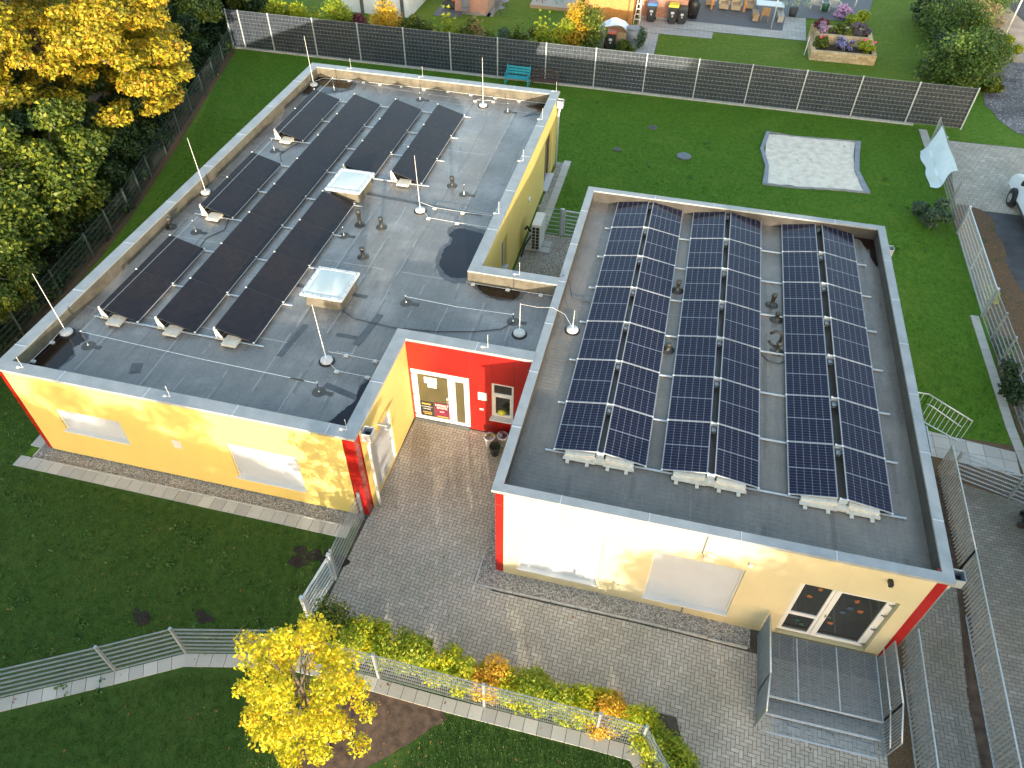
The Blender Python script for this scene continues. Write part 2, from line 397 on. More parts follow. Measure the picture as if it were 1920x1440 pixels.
def sheet(name, poly, dz, mat, parent=None, **tg):
    bm = bmesh.new(); bm.faces.new([bm.verts.new((x, y, 0)) for x, y in poly])
    if any(-4.5 < x < 50 and y < 3.2 for x, y in poly) or name == 'ground':
        for k in range(25):
            g_ = bm.verts[:]+bm.edges[:]+bm.faces[:]
            bmesh.ops.bisect_plane(bm, geom=g_, plane_co=(-4+k*.5, 0, 0), plane_no=(1, 0, 0))
        for k in range(9):
            g_ = bm.verts[:]+bm.edges[:]+bm.faces[:]
            bmesh.ops.bisect_plane(bm, geom=g_, plane_co=(0, -1+k*.5, 0), plane_no=(0, 1, 0))
    bm.normal_update()
    for v_ in bm.verts: v_.co.z = G(v_.co.x, v_.co.y)+dz
    for f in bm.faces:
        if f.normal.z < 0: f.normal_flip()
    me = bpy.data.meshes.new(name); bm.to_mesh(me); bm.free(); me.materials.append(MATS[mat])
    o = bpy.data.objects.new(name, me); col.objects.link(o)
    if parent: o.parent = parent
    return tag(o, **tg)
def blob(pts, n=4, amp=.06, seed=0):
    """smooth, slightly wobbly outline through points"""
    r_ = random.Random(seed); out = []; k = len(pts)
    for i in range(k):
        p0, p1, p2, p3 = [Vector(pts[(i+j-1) % k][:2]) for j in range(4)]
        for a in range(n):
            u_ = a/n; q = .5*((2*p1)+(p2-p0)*u_+(2*p0-5*p1+4*p2-p3)*u_*u_+(3*p1-p0-3*p2+p3)*u_**3)
            out.append((q.x+r_.uniform(-amp, amp), q.y+r_.uniform(-amp, amp)))
    return out
def inside(x, y, poly):
    c_ = False; n = len(poly); j = n-1
    for i in range(n):
        xi, yi = poly[i]; xj, yj = poly[j]
        if (yi > y) != (yj > y) and x < (xj-xi)*(y-yi)/(yj-yi)+xi: c_ = not c_
        j = i
    return c_
def clip(poly, region):   # clip a polygon by a convex counter-clockwise region
    out = poly
    for i in range(len(region)):
        a, b_ = region[i], region[(i+1) % len(region)]; inp = out; out = []
        if not inp: return []
        sd_ = lambda p_: (b_[0]-a[0])*(p_[1]-a[1])-(b_[1]-a[1])*(p_[0]-a[0])
        for j in range(len(inp)):
            p_, q = inp[j], inp[(j+1) % len(inp)]; dp, dq = sd_(p_), sd_(q)
            if dp >= 0: out.append(p_)
            if (dp >= 0) != (dq >= 0):
                t_ = dp/(dp-dq); out.append((p_[0]+t_*(q[0]-p_[0]), p_[1]+t_*(q[1]-p_[1])))
    return out
def pavers(name, regions, mat, L=.24, W=.12, dz=.014, pattern='herring', ang=0., gap=.011, org=(0, 0), **tg):
    mb = MB(); ca, sa = math.cos(ang), math.sin(ang)
    for reg in regions:
        xs = [(p_[0]-org[0])*ca+(p_[1]-org[1])*sa for p_ in reg]; ys = [-(p_[0]-org[0])*sa+(p_[1]-org[1])*ca for p_ in reg]
        rects = []
        if pattern == 'herring':
            for i in range(int(min(xs)/W)-6, int(max(xs)/W)+7):
                for j in range(int(min(ys)/W)-6, int(max(ys)/W)+7):
                    k = (i-j) % 4
                    if k == 0: rects.append((i*W, j*W, (i+2)*W, (j+1)*W))
                    elif k == 3: rects.append((i*W, j*W, (i+1)*W, (j+2)*W))
        else:
            for j in range(int(min(ys)/W)-2, int(max(ys)/W)+3):
                for i in range(int(min(xs)/L)-2, int(max(xs)/L)+3):
                    o_ = (j % 2)*.5*L if pattern == 'brick' else 0
                    rects.append((i*L+o_, j*W, (i+1)*L+o_, (j+1)*W))
        for x0, y0, x1, y1 in rects:
            g_ = gap/2; q = [(x0+g_, y0+g_), (x1-g_, y0+g_), (x1-g_, y1-g_), (x0+g_, y1-g_)]
            q = [(org[0]+a*ca-b_*sa, org[1]+a*sa+b_*ca) for a, b_ in q]
            q = clip(q, reg)
            if len(q) >= 3:
                e = random.uniform(-.002, .002); mb.quad(*[(a, b_, G(a, b_)+dz+e) for a, b_ in q])
    return mb.build(name, mat, **tg)

def leaves(name, C, n, size, mat, parent=None, spread=1., up_=.35, zs=.8, **tg):
    """C: clump list (x, y, z, r); many separate leaf faces around them"""
    C = np.array(C, float); wgt = C[:, 3]**2; wgt /= wgt.sum()
    k = rng.choice(len(C), n, p=wgt)
    d = rng.normal(size=(n, 3)); d /= np.linalg.norm(d, axis=1)[:, None]
    rad = rng.uniform(0, 1, n)**.45
    c = C[k, :3]+d*(rad*C[k, 3]*spread)[:, None]*np.array([1, 1, zs])
    nrm = rng.normal(size=(n, 3))*.7+d*.6; nrm[:, 2] = np.abs(nrm[:, 2])+up_; nrm /= np.linalg.norm(nrm, axis=1)[:, None]
    a = np.cross(nrm, rng.normal(size=(n, 3))); a /= np.linalg.norm(a, axis=1)[:, None]; b_ = np.cross(nrm, a)
    s = size*rng.uniform(.6, 1.3, n)[:, None]
    V = np.stack([c-a*s, c-b_*s*.55+nrm*s*.12, c+a*s, c+b_*s*.55+nrm*s*.12], 1).reshape(-1, 3)
    off = wl(parent); V -= np.array(off)
    me = bpy.data.meshes.new(name); me.vertices.add(4*n); me.vertices.foreach_set('co', V.ravel())
    me.loops.add(4*n); me.loops.foreach_set('vertex_index', np.arange(4*n)); me.polygons.add(n)
    me.polygons.foreach_set('loop_start', np.arange(0, 4*n, 4)); me.update(calc_edges=True); me.materials.append(MATS[mat])
    o = bpy.data.objects.new(name, me); col.objects.link(o)
    if parent: o.parent = parent
    return tag(o, **tg)
def clumps(c, rx, ry, rz, n, r0, r1, seed, low=-1.):
    r_ = random.Random(seed); out = []
    while len(out) < n:
        x, y, z = r_.uniform(-1, 1), r_.uniform(-1, 1), r_.uniform(low, 1); q = math.sqrt(x*x+y*y+z*z)
        if q > 1 or q < .3: continue
        out.append((c[0]+x*rx, c[1]+y*ry, c[2]+z*rz, r_.uniform(r0, r1)))
    return out
def tree(name, label, base_, h0, crown_c, radii, ncl, cr, nleaf, lsize, mat, seed, cat='tree', group=None, tr=.12, low=-1., extra=(), zs=.8):
    root = empty(name, base_, label, cat, group)
    C = clumps(crown_c, *radii, ncl, cr[0], cr[1], seed, low)+list(extra)
    mb = MB(); b0 = Vector(base_); top = Vector(crown_c)+Vector((0, 0, radii[2]*.4)); r_ = random.Random(seed)
    mid = b0.lerp(top, .45)+Vector((r_.uniform(-.1, .1), r_.uniform(-.1, .1), 0))
    mb.tube([b0, mid, top], tr, 8, tr*.35)
    for c_ in C[::max(1, len(C)//16)]:
        t_ = r_.uniform(.35, .95); s_ = b0.lerp(mid, t_) if t_ < .6 else mid.lerp(top, (t_-.5)*1.6)
        e = Vector(c_[:3]); m_ = s_.lerp(e, .5)+Vector((0, 0, .12*(e-s_).length))
        mb.tube([s_, m_, e], tr*.35, 5, tr*.08)
    mb.build('trunk', 'bark', root, True)
    leaves('crown', C, nleaf, lsize, mat, root, zs=zs)
    return root
def shrub(label, p_, rx, ry, h, n, ls, mat, seed, name='shrub', cat='shrub', group=None, spiky=False):
    root = empty(name, (p_[0], p_[1], p_[2] if len(p_) > 2 else G(p_[0], p_[1])), label, cat, group)
    z0 = root.location.z; mb = MB(); r_ = random.Random(seed)
    C = clumps((p_[0], p_[1], z0+h*.5), rx, ry, h*.5, max(8, int(14*rx*ry*h/1.2)), .16*h+.08, .28*h+.1, seed)
    if spiky:
        C = []
        for i in range(int(10+16*rx)):
            a = r_.uniform(0, 6.28); q = r_.uniform(0, 1); x = p_[0]+rx*q*math.cos(a); y = p_[1]+ry*q*math.sin(a); hh = h*r_.uniform(.55, 1.1)
            for k in range(6): C.append((x+r_.uniform(-.05, .05), y, z0+hh*(k+.6)/6, .16*(1.25-k/6)))
    for c_ in C[::3]: mb.tube([(p_[0], p_[1], z0), ((p_[0]+c_[0])/2, (p_[1]+c_[1])/2, (z0+c_[2])/2+.05), c_[:3]], .018, 5, .006)
    mb.build('stem', 'bark', root); leaves('foliage', C, n, ls, mat, root)
    return root
# ------------------------------------------------------------------ the setting
S = dict(kind='structure')
def big(v=95): return [(-v, -v*.8), (v, -v*.8), (v, v), (-v, v)]
sheet('ground', big(), 0., 'lawn', **S)
FENCE_L = [(-24.2, 30.6), (-23.05, 26.4), (-20.4, 15.9), (-19.65, 13.1), (-19.15, 9.8), (-18.6, 5.), (-18.2, 0.)]
FF = [(-16.6, -9.7), (-13.3, -7.85), (-10.5, -6.23), (-8.23, -4.99), (-6.80, -4.17), (-4.45, -3.62), (-1.95, -3.57), (.73, -3.56), (3.45, -3.57), (4.49, -3.60), (5.55, -4.95), (6.5, -6.3)]
# front lawn outside the low fence and inside it
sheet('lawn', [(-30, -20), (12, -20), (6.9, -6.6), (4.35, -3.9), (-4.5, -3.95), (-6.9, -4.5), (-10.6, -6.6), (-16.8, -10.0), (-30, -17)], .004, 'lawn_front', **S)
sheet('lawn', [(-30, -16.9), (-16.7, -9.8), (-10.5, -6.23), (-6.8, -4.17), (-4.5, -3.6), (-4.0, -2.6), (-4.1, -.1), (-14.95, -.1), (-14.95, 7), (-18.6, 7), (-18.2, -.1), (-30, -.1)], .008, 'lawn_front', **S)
sheet('leaf_litter_ground', [(-30, -1), (-18.5, -1), (-18.4, 5), (-18.9, 10), (-19.45, 13), (-20.15, 16), (-21.6, 21.8), (-23.8, 30.3), (-24.3, 36), (-60, 60), (-60, -1)], .006, 'litter', **S)
# courtyard paving
court = [(-4.02, 4.66), (-4.02, -2.75), (4.5, -2.75), (5.7, -3.9), (7.2, -8.2), (10.25, -8.2), (10.25, .12), (.1, .12), (.1, 4.66)]
sheet('paving_bed', court, .006, 'joint', **S)
regs = [[(-3.98, -2.7), (.1, -2.7), (.1, 4.64), (-3.78, 4.64)], [(.1, -2.7), (4.5, -2.7), (4.5, -.55), (.1, -.55)],
        [(4.5, -2.71), (10.2, -2.56), (10.2, -.1), (7.0, -.1), (7., -.55), (4.5, -.55)][:2]+[(10.2, -.55), (4.5, -.55)], [(4.5, -2.72), (5.7, -3.9), (7.2, -8.2), (10.2, -8.2), (10.2, -2.56), (7.0, -2.56)]]
pavers('paving', regs, 'paver', .20, .10, ang=R(-2), **S)
sheet('path_bed', [(10.9, .4), (10.9, -9), (12.35, -9), (12.35, 6.4), (10.9, 6.4)], .006, 'joint', **S)
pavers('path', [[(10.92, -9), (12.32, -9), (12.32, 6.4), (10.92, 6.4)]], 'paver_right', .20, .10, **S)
sheet('path_bed', [(12.55, -9), (22, -9), (22, 4.7), (16., 5.6), (12.55, 6.5)], .006, 'joint', **S)
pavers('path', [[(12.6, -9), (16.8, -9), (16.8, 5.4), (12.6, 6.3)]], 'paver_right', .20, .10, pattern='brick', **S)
sheet('soil_strip', [(10.25, 7), (10.25, -9), (10.95, -9), (10.95, 7)], .011, 'litter', **S)
sheet('soil_strip', [(12.30, -9), (12.62, -9), (12.62, 6.3), (12.30, 6.3)], .012, 'soil', **S)
sheet('leaf_litter_ground', [(10.6, 6.3), (15.1, 5.3), (15.6, 7.8), (14.9, 8.2), (10.6, 8.0)], .009, 'litter', **S)
pavers('path', [[(12.2, 7.1), (14.9, 6.9), (14.95, 7.9), (12.2, 8.2)]], 'slab_light', .5, .5, pattern='grid', dz=.02, **S)
# slab strip below the low fence (outside)
def strip_slabs(line, off0, off1, step, mat, name='path', z=.03, **tg):
    mb = MB()
    z0_ = z
    for si, (a, b_) in enumerate(zip(line, line[1:])):
        z = z0_+.004*(si % 2)
        a_, b2 = Vector(a), Vector(b_); d = b2-a_; L = d.length; d.normalize(); n_ = Vector((d.y, -d.x)); k = max(1, round(L/step))
        for i in range(k):
            p0 = a_+d*(L*i/k+.006); p1 = a_+d*(L*(i+1)/k-.006); q = [p0+n_*off0, p0+n_*off1, p1+n_*off1, p1+n_*off0]
            top = [(v.x, v.y, G(v.x, v.y)+z) for v in q]; mb.quad(*top)
            for s_, t_ in ((0, 1), (1, 2), (2, 3), (3, 0)):
                mb.quad(top[s_], top[t_], (top[t_][0], top[t_][1], top[t_][2]-z-.02), (top[s_][0], top[s_][1], top[s_][2]-z-.02))
    for a, b_, c__ in zip(line, line[1:], line[2:]):
        d1 = (Vector(b_)-Vector(a)).normalized(); d2 = (Vector(c__)-Vector(b_)).normalized(); n1 = Vector((d1.y, -d1.x)); n2 = Vector((d2.y, -d2.x)); p_ = Vector(b_)
        if d1.x*d2.y-d1.y*d2.x > .02: q = [p_+n1*off0, p_+n1*off1, p_+(n1+n2).normalized()*off1*1.01, p_+n2*off1]; mb.quad(*[(v.x, v.y, G(v.x, v.y)+z-.003) for v in q])
    return mb.build(name, mat, **tg)
strip_slabs(FF, .03, .36, .34, 'slab', **S)
sheet('hedge_soil', [(-4.0, -3.5), (4.4, -3.5), (6.4, -6.2), (7.0, -5.9), (5.7, -3.7), (4.5, -2.7), (-3.4, -2.7)], .016, 'soil', **S)
sheet('mulch_bed', blob([(-2.9, -3.98), (-.2, -3.95), (-.5, -4.5), (-.9, -5.0), (-1.5, -5.6), (-1.8, -6.6), (-3.0, -6.7), (-3.2, -5.3)], 4, .05, 2), .012, 'mulch', **S)
# beside the left building
sheet('gravel', [(-14.62, .30), (-4.05, .30), (-4.05, .75), (-14.62, .75)], .010, 'gravel', **S)
sheet('gravel', [(-14.62, .75), (-14.38, .75), (-14.38, 22), (-14.62, 22)], .010, 'gravel', **S)
strip_slabs([(-4.2, .28), (-15.02, .28)][::-1], .01, .40, .39, 'slab', **S)
strip_slabs([(-14.64, .68), (-14.64, 22)][::-1], .0, .37, .39, 'slab', **S)
mb = MB(); mb.box(-14.64, .25, -.02, -4.2, .29, .05); mb.box(-14.64, .25, -.02, -14.6, 22, .05); mb.build('kerb', 'concrete', **S)
mb = MB()
for x0 in range(0, 7):
    mb.box(-.33+x0*1.04, -.50, -.5, .69+x0*1.04, -.45, G(.3+x0, -.5)+.055)
mb.box(-.38, -.5, -.5, -.33, 4.3, G(-.35, 0)+.06); mb.build('kerb', 'concrete', **S)
sheet('gravel', [(-.33, -.45), (7.0, -.45), (7.0, .1), (.05, .1), (.05, 4.3), (-.33, 4.3)], .018, 'gravel', **S)
sheet('gravel', [(-2.52, 8.5), (.06, 8.5), (.06, 16.0), (-2.52, 16.0)], .010, 'gravel', **S)
sheet('gravel', [(-2.52, 16), (-2.2, 16), (-2.2, 22.1), (-2.52, 22.1)], .010, 'gravel', **S)
strip_slabs([(-2.2, 22.3), (-2.2, 15.7)][::-1], .0, .34, .5, 'slab', **S)
# east garden: sand pit, kerb strip, car park
sand_out = [(7.30, 27.80), (8.6, 27.62), (10.2, 27.75), (11.95, 27.9), (11.75, 26.3), (11.62, 24.8), (11.95, 22.88), (10.3, 22.78), (8.7, 22.5), (7.12, 22.45), (7.25, 24.2), (7.0, 25.9)]
sand_in = [(7.50, 27.76), (8.6, 27.58), (10.2, 27.71), (11.70, 27.84), (11.52, 26.3), (11.40, 24.8), (11.68, 22.93), (10.3, 22.83), (8.7, 22.55), (7.36, 22.51), (7.42, 24.2), (7.17, 25.9)]
t0 = empty('sandpit', (9.5, 25.2, 0), 'large sandpit of pale sand with a curved grey rubber rim in the back lawn', 'sandpit')
mb = MB(); k = len(sand_out)
for i in range(k):
    j = (i+1) % k; a, b_, c_, d_ = sand_out[i], sand_out[j], sand_in[j], sand_in[i]
    mb.quad((*a, .09), (*b_, .09), (*c_, .09), (*d_, .09)); mb.quad((*a, -.02), (*b_, -.02), (*b_, .09), (*a, .09)); mb.quad((*d_, 0), (*c_, 0), (*c_, .09), (*d_, .09))
simple('rim', (.24, .26, .29), .8, 0, .15, 3, .2)
mb.build('rim', 'rim', t0)
mb = MB(); gx_ = 26
for i in range(gx_):
    for j in range(gx_):
        c4 = []
        for a, b_ in ((i, j), (i+1, j), (i+1, j+1), (i, j+1)):
            u_, v_ = a/gx_, b_/gx_; x0_ = 7.25+.12*abs(v_-.5); x1_ = 11.45+.5*(2*v_-1)**2*.5; x = x0_+(x1_-x0_)*u_; y = 22.56+.28*u_+(4.98-.05*u_)*v_+.03*math.sin(u_*9)
            c4.append((x, y, .045+.02*math.sin(a*1.3)*math.cos(b_*.9)))
        mb.quad(*c4)
mb.build('sand', 'sand', t0, True)
strip_slabs([(14.98, 14.75), (15.05, 9.), (15.2, 6.5)], -.14, .16, .5, 'slab_light', **S)
strip_slabs([(15.22, 30.2), (15.25, 27.8)], -.2, .2, .5, 'slab_light', **S)
mb = MB(); mb.box(-24.2, 30.55, -.02, 14.8, 30.72, .07); mb.build('kerb', 'concrete', **S)
sheet('car_park', [(15.6, 22.62), (40, 22.9), (40, 29.9), (16.4, 29.3), (15.6, 27)], .008, 'joint', **S)
pavers('car_park', [[(15.62, 22.64), (30, 22.9), (30, 29.7), (16.3, 29.25)]], 'paver', .24, .24, pattern='brick', **S)
sheet('asphalt', [(15.5, -5), (40, -5), (40, 22.88), (16.3, 22.6), (15.9, 15)], .006, 'asphalt', **S)
sheet('leaf_litter_ground', blob([(15.45, 22.5), (16.9, 22.3), (17.0, 20), (16.9, 17.5), (17.6, 15), (17.3, 12), (17.0, 8.5), (15.3, 8.5), (15.4, 15)], 4, .12, 4), .016, 'litter', **S)
sheet('gravel_path', blob([(19.2, 36), (19.1, 33.5), (20.0, 31.2), (22, 30.0), (28, 29.5), (40, 33), (40, 40), (24, 41.2), (21.4, 41.4), (20.3, 39.4)], 4, .1, 5), .010, 'gravel_grey', **S)
sheet('sand_path', blob([(21.0, 41.2), (24, 40.5), (40, 38.5), (40, 60), (25.5, 62), (21.5, 60), (21.0, 50), (20.6, 45)], 4, .25, 6), .014, 'dirt_road', **S)
sheet('road', [(23.6, 62), (23.4, 52), (24.4, 46.5), (28, 43.5), (40, 42), (60, 42), (60, 80), (24, 80)], .020, 'asphalt', **S)
# neighbours' ground
sheet('lawn', [(-40, 30.8), (16.2, 30.8), (17.2, 35), (18.0, 44), (20.5, 62), (-40, 62)], .006, 'lawn_neighbour', **S)
path_n = [(-.7, 31.0), (.75, 31.0), (.66, 39.65), (3.95, 39.7), (4.0, 40.8), (9.75, 40.95), (9.9, 46.2), (-1.0, 46.2), (-.9, 40.0)]
sheet('garden_path', path_n, .012, 'joint', **S)
pavers('garden_path', [[(-.7, 31), (.7, 31), (.64, 39.65), (-.75, 39.65)], [(-.9, 39.67), (3.95, 39.72), (4.0, 40.85), (-.9, 40.85)], [(-.9, 40.87), (9.75, 40.95), (9.9, 46), (-.9, 46)]], 'slab_light', .55, .18, pattern='brick', dz=.02, ang=R(1), **S)
sheet('patio', [(2.1, 42.4), (8.3, 42.25), (8.55, 44.9), (13.7, 45.2), (15, 52), (2.1, 52)], .028, 'patio_dark', **S)

# ------------------------------------------------------------------ left building
H1, H2, ZR = 3.553, 3.529, 3.08
def wall_holes(mb, o, d, L, z0, z1, holes, nrm, depth=.12):
    """vertical wall from o along d with rectangular holes (s0, s1, za, zb) and their reveals"""
    o, d, nrm = Vector((*o, 0)), Vector((*d, 0)), Vector((*nrm, 0))
    xs = sorted({0, L, *[h[0] for h in holes], *[h[1] for h in holes]}); zs = sorted({z0, z1, *[h[2] for h in holes], *[h[3] for h in holes]})
    P_ = lambda s_, z, q=0.: tuple(o+d*s_-nrm*q+Vector((0, 0, z)))
    for a, b_ in zip(xs, xs[1:]):
        for c_, e in zip(zs, zs[1:]):
            if any(h[0] <= a and b_ <= h[1] and h[2] <= c_ and e <= h[3] for h in holes): continue
            mb.quad(P_(a, c_), P_(b_, c_), P_(b_, e), P_(a, e))
    for s0, s1, za, zb in holes:
        mb.quad(P_(s0, za), P_(s0, zb), P_(s0, zb, depth), P_(s0, za, depth)); mb.quad(P_(s1, za), P_(s1, za, depth), P_(s1, zb, depth), P_(s1, zb))
        mb.quad(P_(s0, zb), P_(s1, zb), P_(s1, zb, depth), P_(s0, zb, depth)); mb.quad(P_(s0, za), P_(s0, za, depth), P_(s1, za, depth), P_(s1, za))
def cap_ring(outer, inner, z, open_edges=(), th=.06, seam=2.6):
    mb = MB(); sm = mb; k = len(outer)
    for i in range(k):
        if i in open_edges: continue
        j = (i+1) % k; a, b_, c_, d_ = outer[i], outer[j], inner[j], inner[i]
        mb.quad((*a, z), (*b_, z), (*c_, z), (*d_, z)); mb.quad((*a, z-th*1.5), (*b_, z-th*1.5), (*b_, z), (*a, z)); mb.quad((*d_, z-th), (*c_, z-th), (*c_, z), (*d_, z))
        mb.quad((*a, z-th*1.5), (*b_, z-th*1.5), (*c_, z-th), (*d_, z-th))
        A, B_ = Vector(a), Vector(b_); d = B_-A; L = d.length; d.normalize(); n_ = (Vector(d_)-A); n_ = n_-d*n_.dot(d)
        q = seam*.8; mb.mi = 1
        while q < L-.6:
            p_ = A+d*q; sm.obox((*(p_+n_/2), z+.001), (d.x*.012, d.y*.012, 0), (n_.x/2*1.01, n_.y/2*1.01, 0), (0, 0, .0045)); q += seam
        mb.mi = 0
    return mb, sm
LB = empty('daycare_building', (-9, 10, 0), 'flat-roofed yellow L-shaped building with red entrance wall and black solar rows', 'building')
o_ = .06
ox0, ox1, ox2, oy0, oy1, oy2, oy3 = -14.44, -3.76, -2.54, .655, 4.60, 8.55, 21.92
wx0, wx1, wx2, wy0, wy1, wy2, wy3 = ox0+o_, ox1-o_, ox2-o_, oy0+o_, oy1+o_, oy2-o_, oy3-o_
wt = H1-.05
# front wall with two shutter openings
mb = MB()
wall_holes(mb, (wx0+.17, wy0), (1, 0), (wx1-.34)-wx0-.17, .06, wt, [(1.03, 3.13, 1.26, 2.16), (6.45, 8.55, .72, 2.18)], (0, -1), .10)
wall_holes(mb, (wx1, wy0+.34), (0, 1), wy1-wy0-.34, .06, wt, [(.52, 1.94, .09, 2.22)], (1, 0), .10)
wall_holes(mb, (wx2, wy2), (0, 1), wy3-wy2, .06, wt, [(2.95, 3.75, .95, 2.42), (10.75, 12.3, .12, 2.45)], (1, 0), .18)
wall_holes(mb, (0.04, wy2), (-1, 0), 0.04-wx2, .0, wt, [], (0, 1))
wall_holes(mb, (wx2, wy3), (-1, 0), wx2-wx0, .06, wt, [], (0, 1)); wall_holes(mb, (wx0, wy3), (0, -1), wy3-wy0-.3, .06, wt, [], (-1, 0))
mb.build('wall', 'wall_yellow', LB)
mb = MB(); mb.box(wx0+.02, wy0+.03, -.3, wx1-.02, wy1, .06); mb.box(wx0+.02, wy1, -.3, wx2-.03, wy3-.03, .06); mb.box(wx2-.1, wy1+.03, -.3, 0.02, wy2-.03, .06)
mb.build('plinth', 'upstand_dark', LB)
mb = MB()   # red entrance wall and red corner panels
wall_holes(mb, (wx1, wy1), (1, 0), -wx1+.04, .05, wt, [(.04, 1.90, .05, 2.30), (2.60, 3.29, .82, 2.29)], (0, -1), .12)
mb.build('entrance_wall', 'red_panel', LB)
mb = MB()
for x in (-1.87, -1.21): mb.box(x-.008, wy1-.004, 2.31, x+.008, wy1+.01, wt)
mb.box(-.53-.008, wy1-.004, .05, -.53+.008, wy1+.01, wt)
mb.build('panel_joint', 'dark_red_trim', LB)
for nm, a in (('f', (wx1-.32, wy0+.02, .10, wx1-.02, wy0+.3, wt)), ('w', (wx0-.01, wy0+.02, .06, wx0+.168, wy0+.3, wt))):
    mb = MB(); mb.box(*a)
    if nm == 'f': mb.box(wx1-.34, wy0+.012, .10, wx1-.32, wy0+.03, wt); mb.box(wx1-.035, wy0+.335, .1, wx1-.01, wy0+.35, wt)
    mb.build('corner_panel', 'red_panel', LB)
# shutters
def shutter(parent, x0, x1, y, za, zb, sill=.10, mat='shutter_grey'):
    mb = MB(); n_ = int((zb-za)/.045)
    for i in range(n_): z = za+(zb-za)*i/n_; mb.quad((x0+.03, y+.004, z), (x1-.03, y+.004, z), (x1-.03, y-.012, z+.036), (x0+.03, y-.012, z+.036)); mb.quad((x0+.03, y-.012, z+.036), (x1-.03, y-.012, z+.036), (x1-.03, y+.004, z+.045), (x0+.03, y+.004, z+.045))
    sh = mb.build('shutter', mat, parent)
    for xx in (x0+.002, x1-.037): MB().box(xx, y-.04, za+.006, xx+.035, y+.02, zb-.002).build('guide_rail', 'white', sh)
    mb = MB(); mb.box(x0-.03, y-.10-sill*.7, za-.03, x1+.03, y+.008, za+.005); mb.build('sill', 'white', sh)
shutter(LB, wx0+1.20, wx0+3.30, wy0+.09, 1.26, 2.16)
shutter(LB, wx0+6.62, wx0+8.72, wy0+.09, .72, 2.18)
mb = MB(); mb.box(-9.55, wy0-.012, 1.50, -9.28, wy0+.01, 1.82); mb.build('vent_cover', 'white', LB, bevel=.004)
# entrance door: frame, two leaves, glass, posters
def frame_rect(mb, x0, x1, z0, z1, t_, y0, y1):
    mb.box(x0, y0, z0, x0+t_, y1, z1); mb.box(x1-t_, y0, z0, x1, y1, z1); mb.box(x0+t_, y0, z1-t_, x1-t_, y1, z1); mb.box(x0+t_, y0, z0, x1-t_, y1, z0+t_)
dx0, dx1 = wx1+.05, wx1+1.89; yd = wy1+.05
mb = MB(); frame_rect(mb, dx0, dx1, .06, 2.29, .06, yd, yd+.08)
frame_rect(mb, dx0+.065, dx0+1.28, .085, 2.225, .12, yd-.012, yd+.06); frame_rect(mb, dx0+1.29, dx1-.065, .085, 2.225, .10, yd-.010, yd+.06)
mb.box(dx0+1.39, yd-.006, 2.02, dx1-.16, yd+.05, 2.07)
dr = mb.build('door', 'white', LB)
mb = MB(); mb.box(dx0+.17, yd+.02, .2, dx0+1.18, yd+.035, 2.12); mb.box(dx0+1.37, yd+.02, .17, dx1-.14, yd+.035, 2.14); mb.build('pane', 'glass_olive', dr)
mb = MB(); mb.tube([(dx0+1.13, yd-.012, .98), (dx0+1.13, yd-.08, .98), (dx0+1.13, yd-.08, 1.32), (dx0+1.13, yd-.012, 1.32)], .014, 8); mb.build('handle', 'steel', dr, True)
for z in (.25, 1.15, 2.05):
    mb = MB(); mb.tube([(dx0+.03, yd-.02, z-.05), (dx0+.03, yd-.02, z+.05)], .014, 8); mb.box(dx0+.005, yd-.02, z-.02, dx0+.07, yd-.004, z+.02); mb.build('hinge', 'steel', dr)
for z in (.30, 1.12, 2.0):
    mb = MB(); mb.tube([(dx1-.03, yd-.02, z-.05), (dx1-.03, yd-.02, z+.05)], .014, 8); mb.build('hinge', 'steel', dr)
mb = MB(); mb.box(dx0+.40, yd+.004, 1.72, dx0+.80, yd+.018, 1.98); mb.box(dx0+.50, yd+.004, 1.55, dx0+.78, yd+.018, 1.69); mb.build('paper_notice', 'white', dr)
mb = MB(); mb.box(dx0+1.42, yd-.004, 2.06, dx1-.19, yd-.001, 2.16); mb.build('house_number_plate', 'white', dr)
simple('poster_dark', (.022, .022, .022), .4); simple('poster_pink', (.13, .018, .04), .4); simple('poster_text', (.62, .62, .58), .5, 0, 0, 1, 0); simple('poster_gold', (.48, .26, .05), .5, 0, 0, 1, 0)
simple('poster_red', (.5, .05, .05), .5, 0, 0, 1, 0)
def text(s_, x, y, z, size, mat, parent, axis='front', name='lettering'):
    cu = bpy.data.curves.new(name, 'FONT'); cu.body = s_; cu.size = size; cu.extrude = .0012; cu.align_x = 'CENTER'
    o = bpy.data.objects.new(name, cu); col.objects.link(o)
    bpy.context.view_layer.update()
    me = bpy.data.meshes.new_from_object(o.evaluated_get(bpy.context.evaluated_depsgraph_get())); bpy.data.objects.remove(o)
    me.materials.clear(); me.materials.append(MATS[mat])
    M_ = Matrix.Translation(Vector((x, y, z))-wl(parent)) @ Matrix.Rotation(R(90), 4, 'X'); me.transform(M_)
    o = bpy.data.objects.new(name, me); col.objects.link(o)
    if parent: o.parent = parent; WL[o.name] = wl(parent)
    return o
mb = MB(); mb.box(dx0+.19, yd+.004, .22, dx0+.63, yd+.018, .86); po = mb.build('poster', 'poster_dark', dr, label='dark poster with white and gold lines')
mb = MB(); mb.box(dx0+.66, yd+.004, .22, dx0+1.16, yd+.018, .90); pp = mb.build('poster', 'poster_pink', dr, label='wine red poster headed HERBST')
yt = yd+.002
text('HERBST', dx0+.91, yt, .76, .13, 'poster_text', dr); text('BASAR', dx0+.91, yt, .65, .12, 'poster_text', dr); text('28.09.', dx0+.91, yt, .49, .07, 'poster_text', dr)
text('10 - 14 UHR', dx0+.91, yt, .40, .05, 'poster_red', dr)
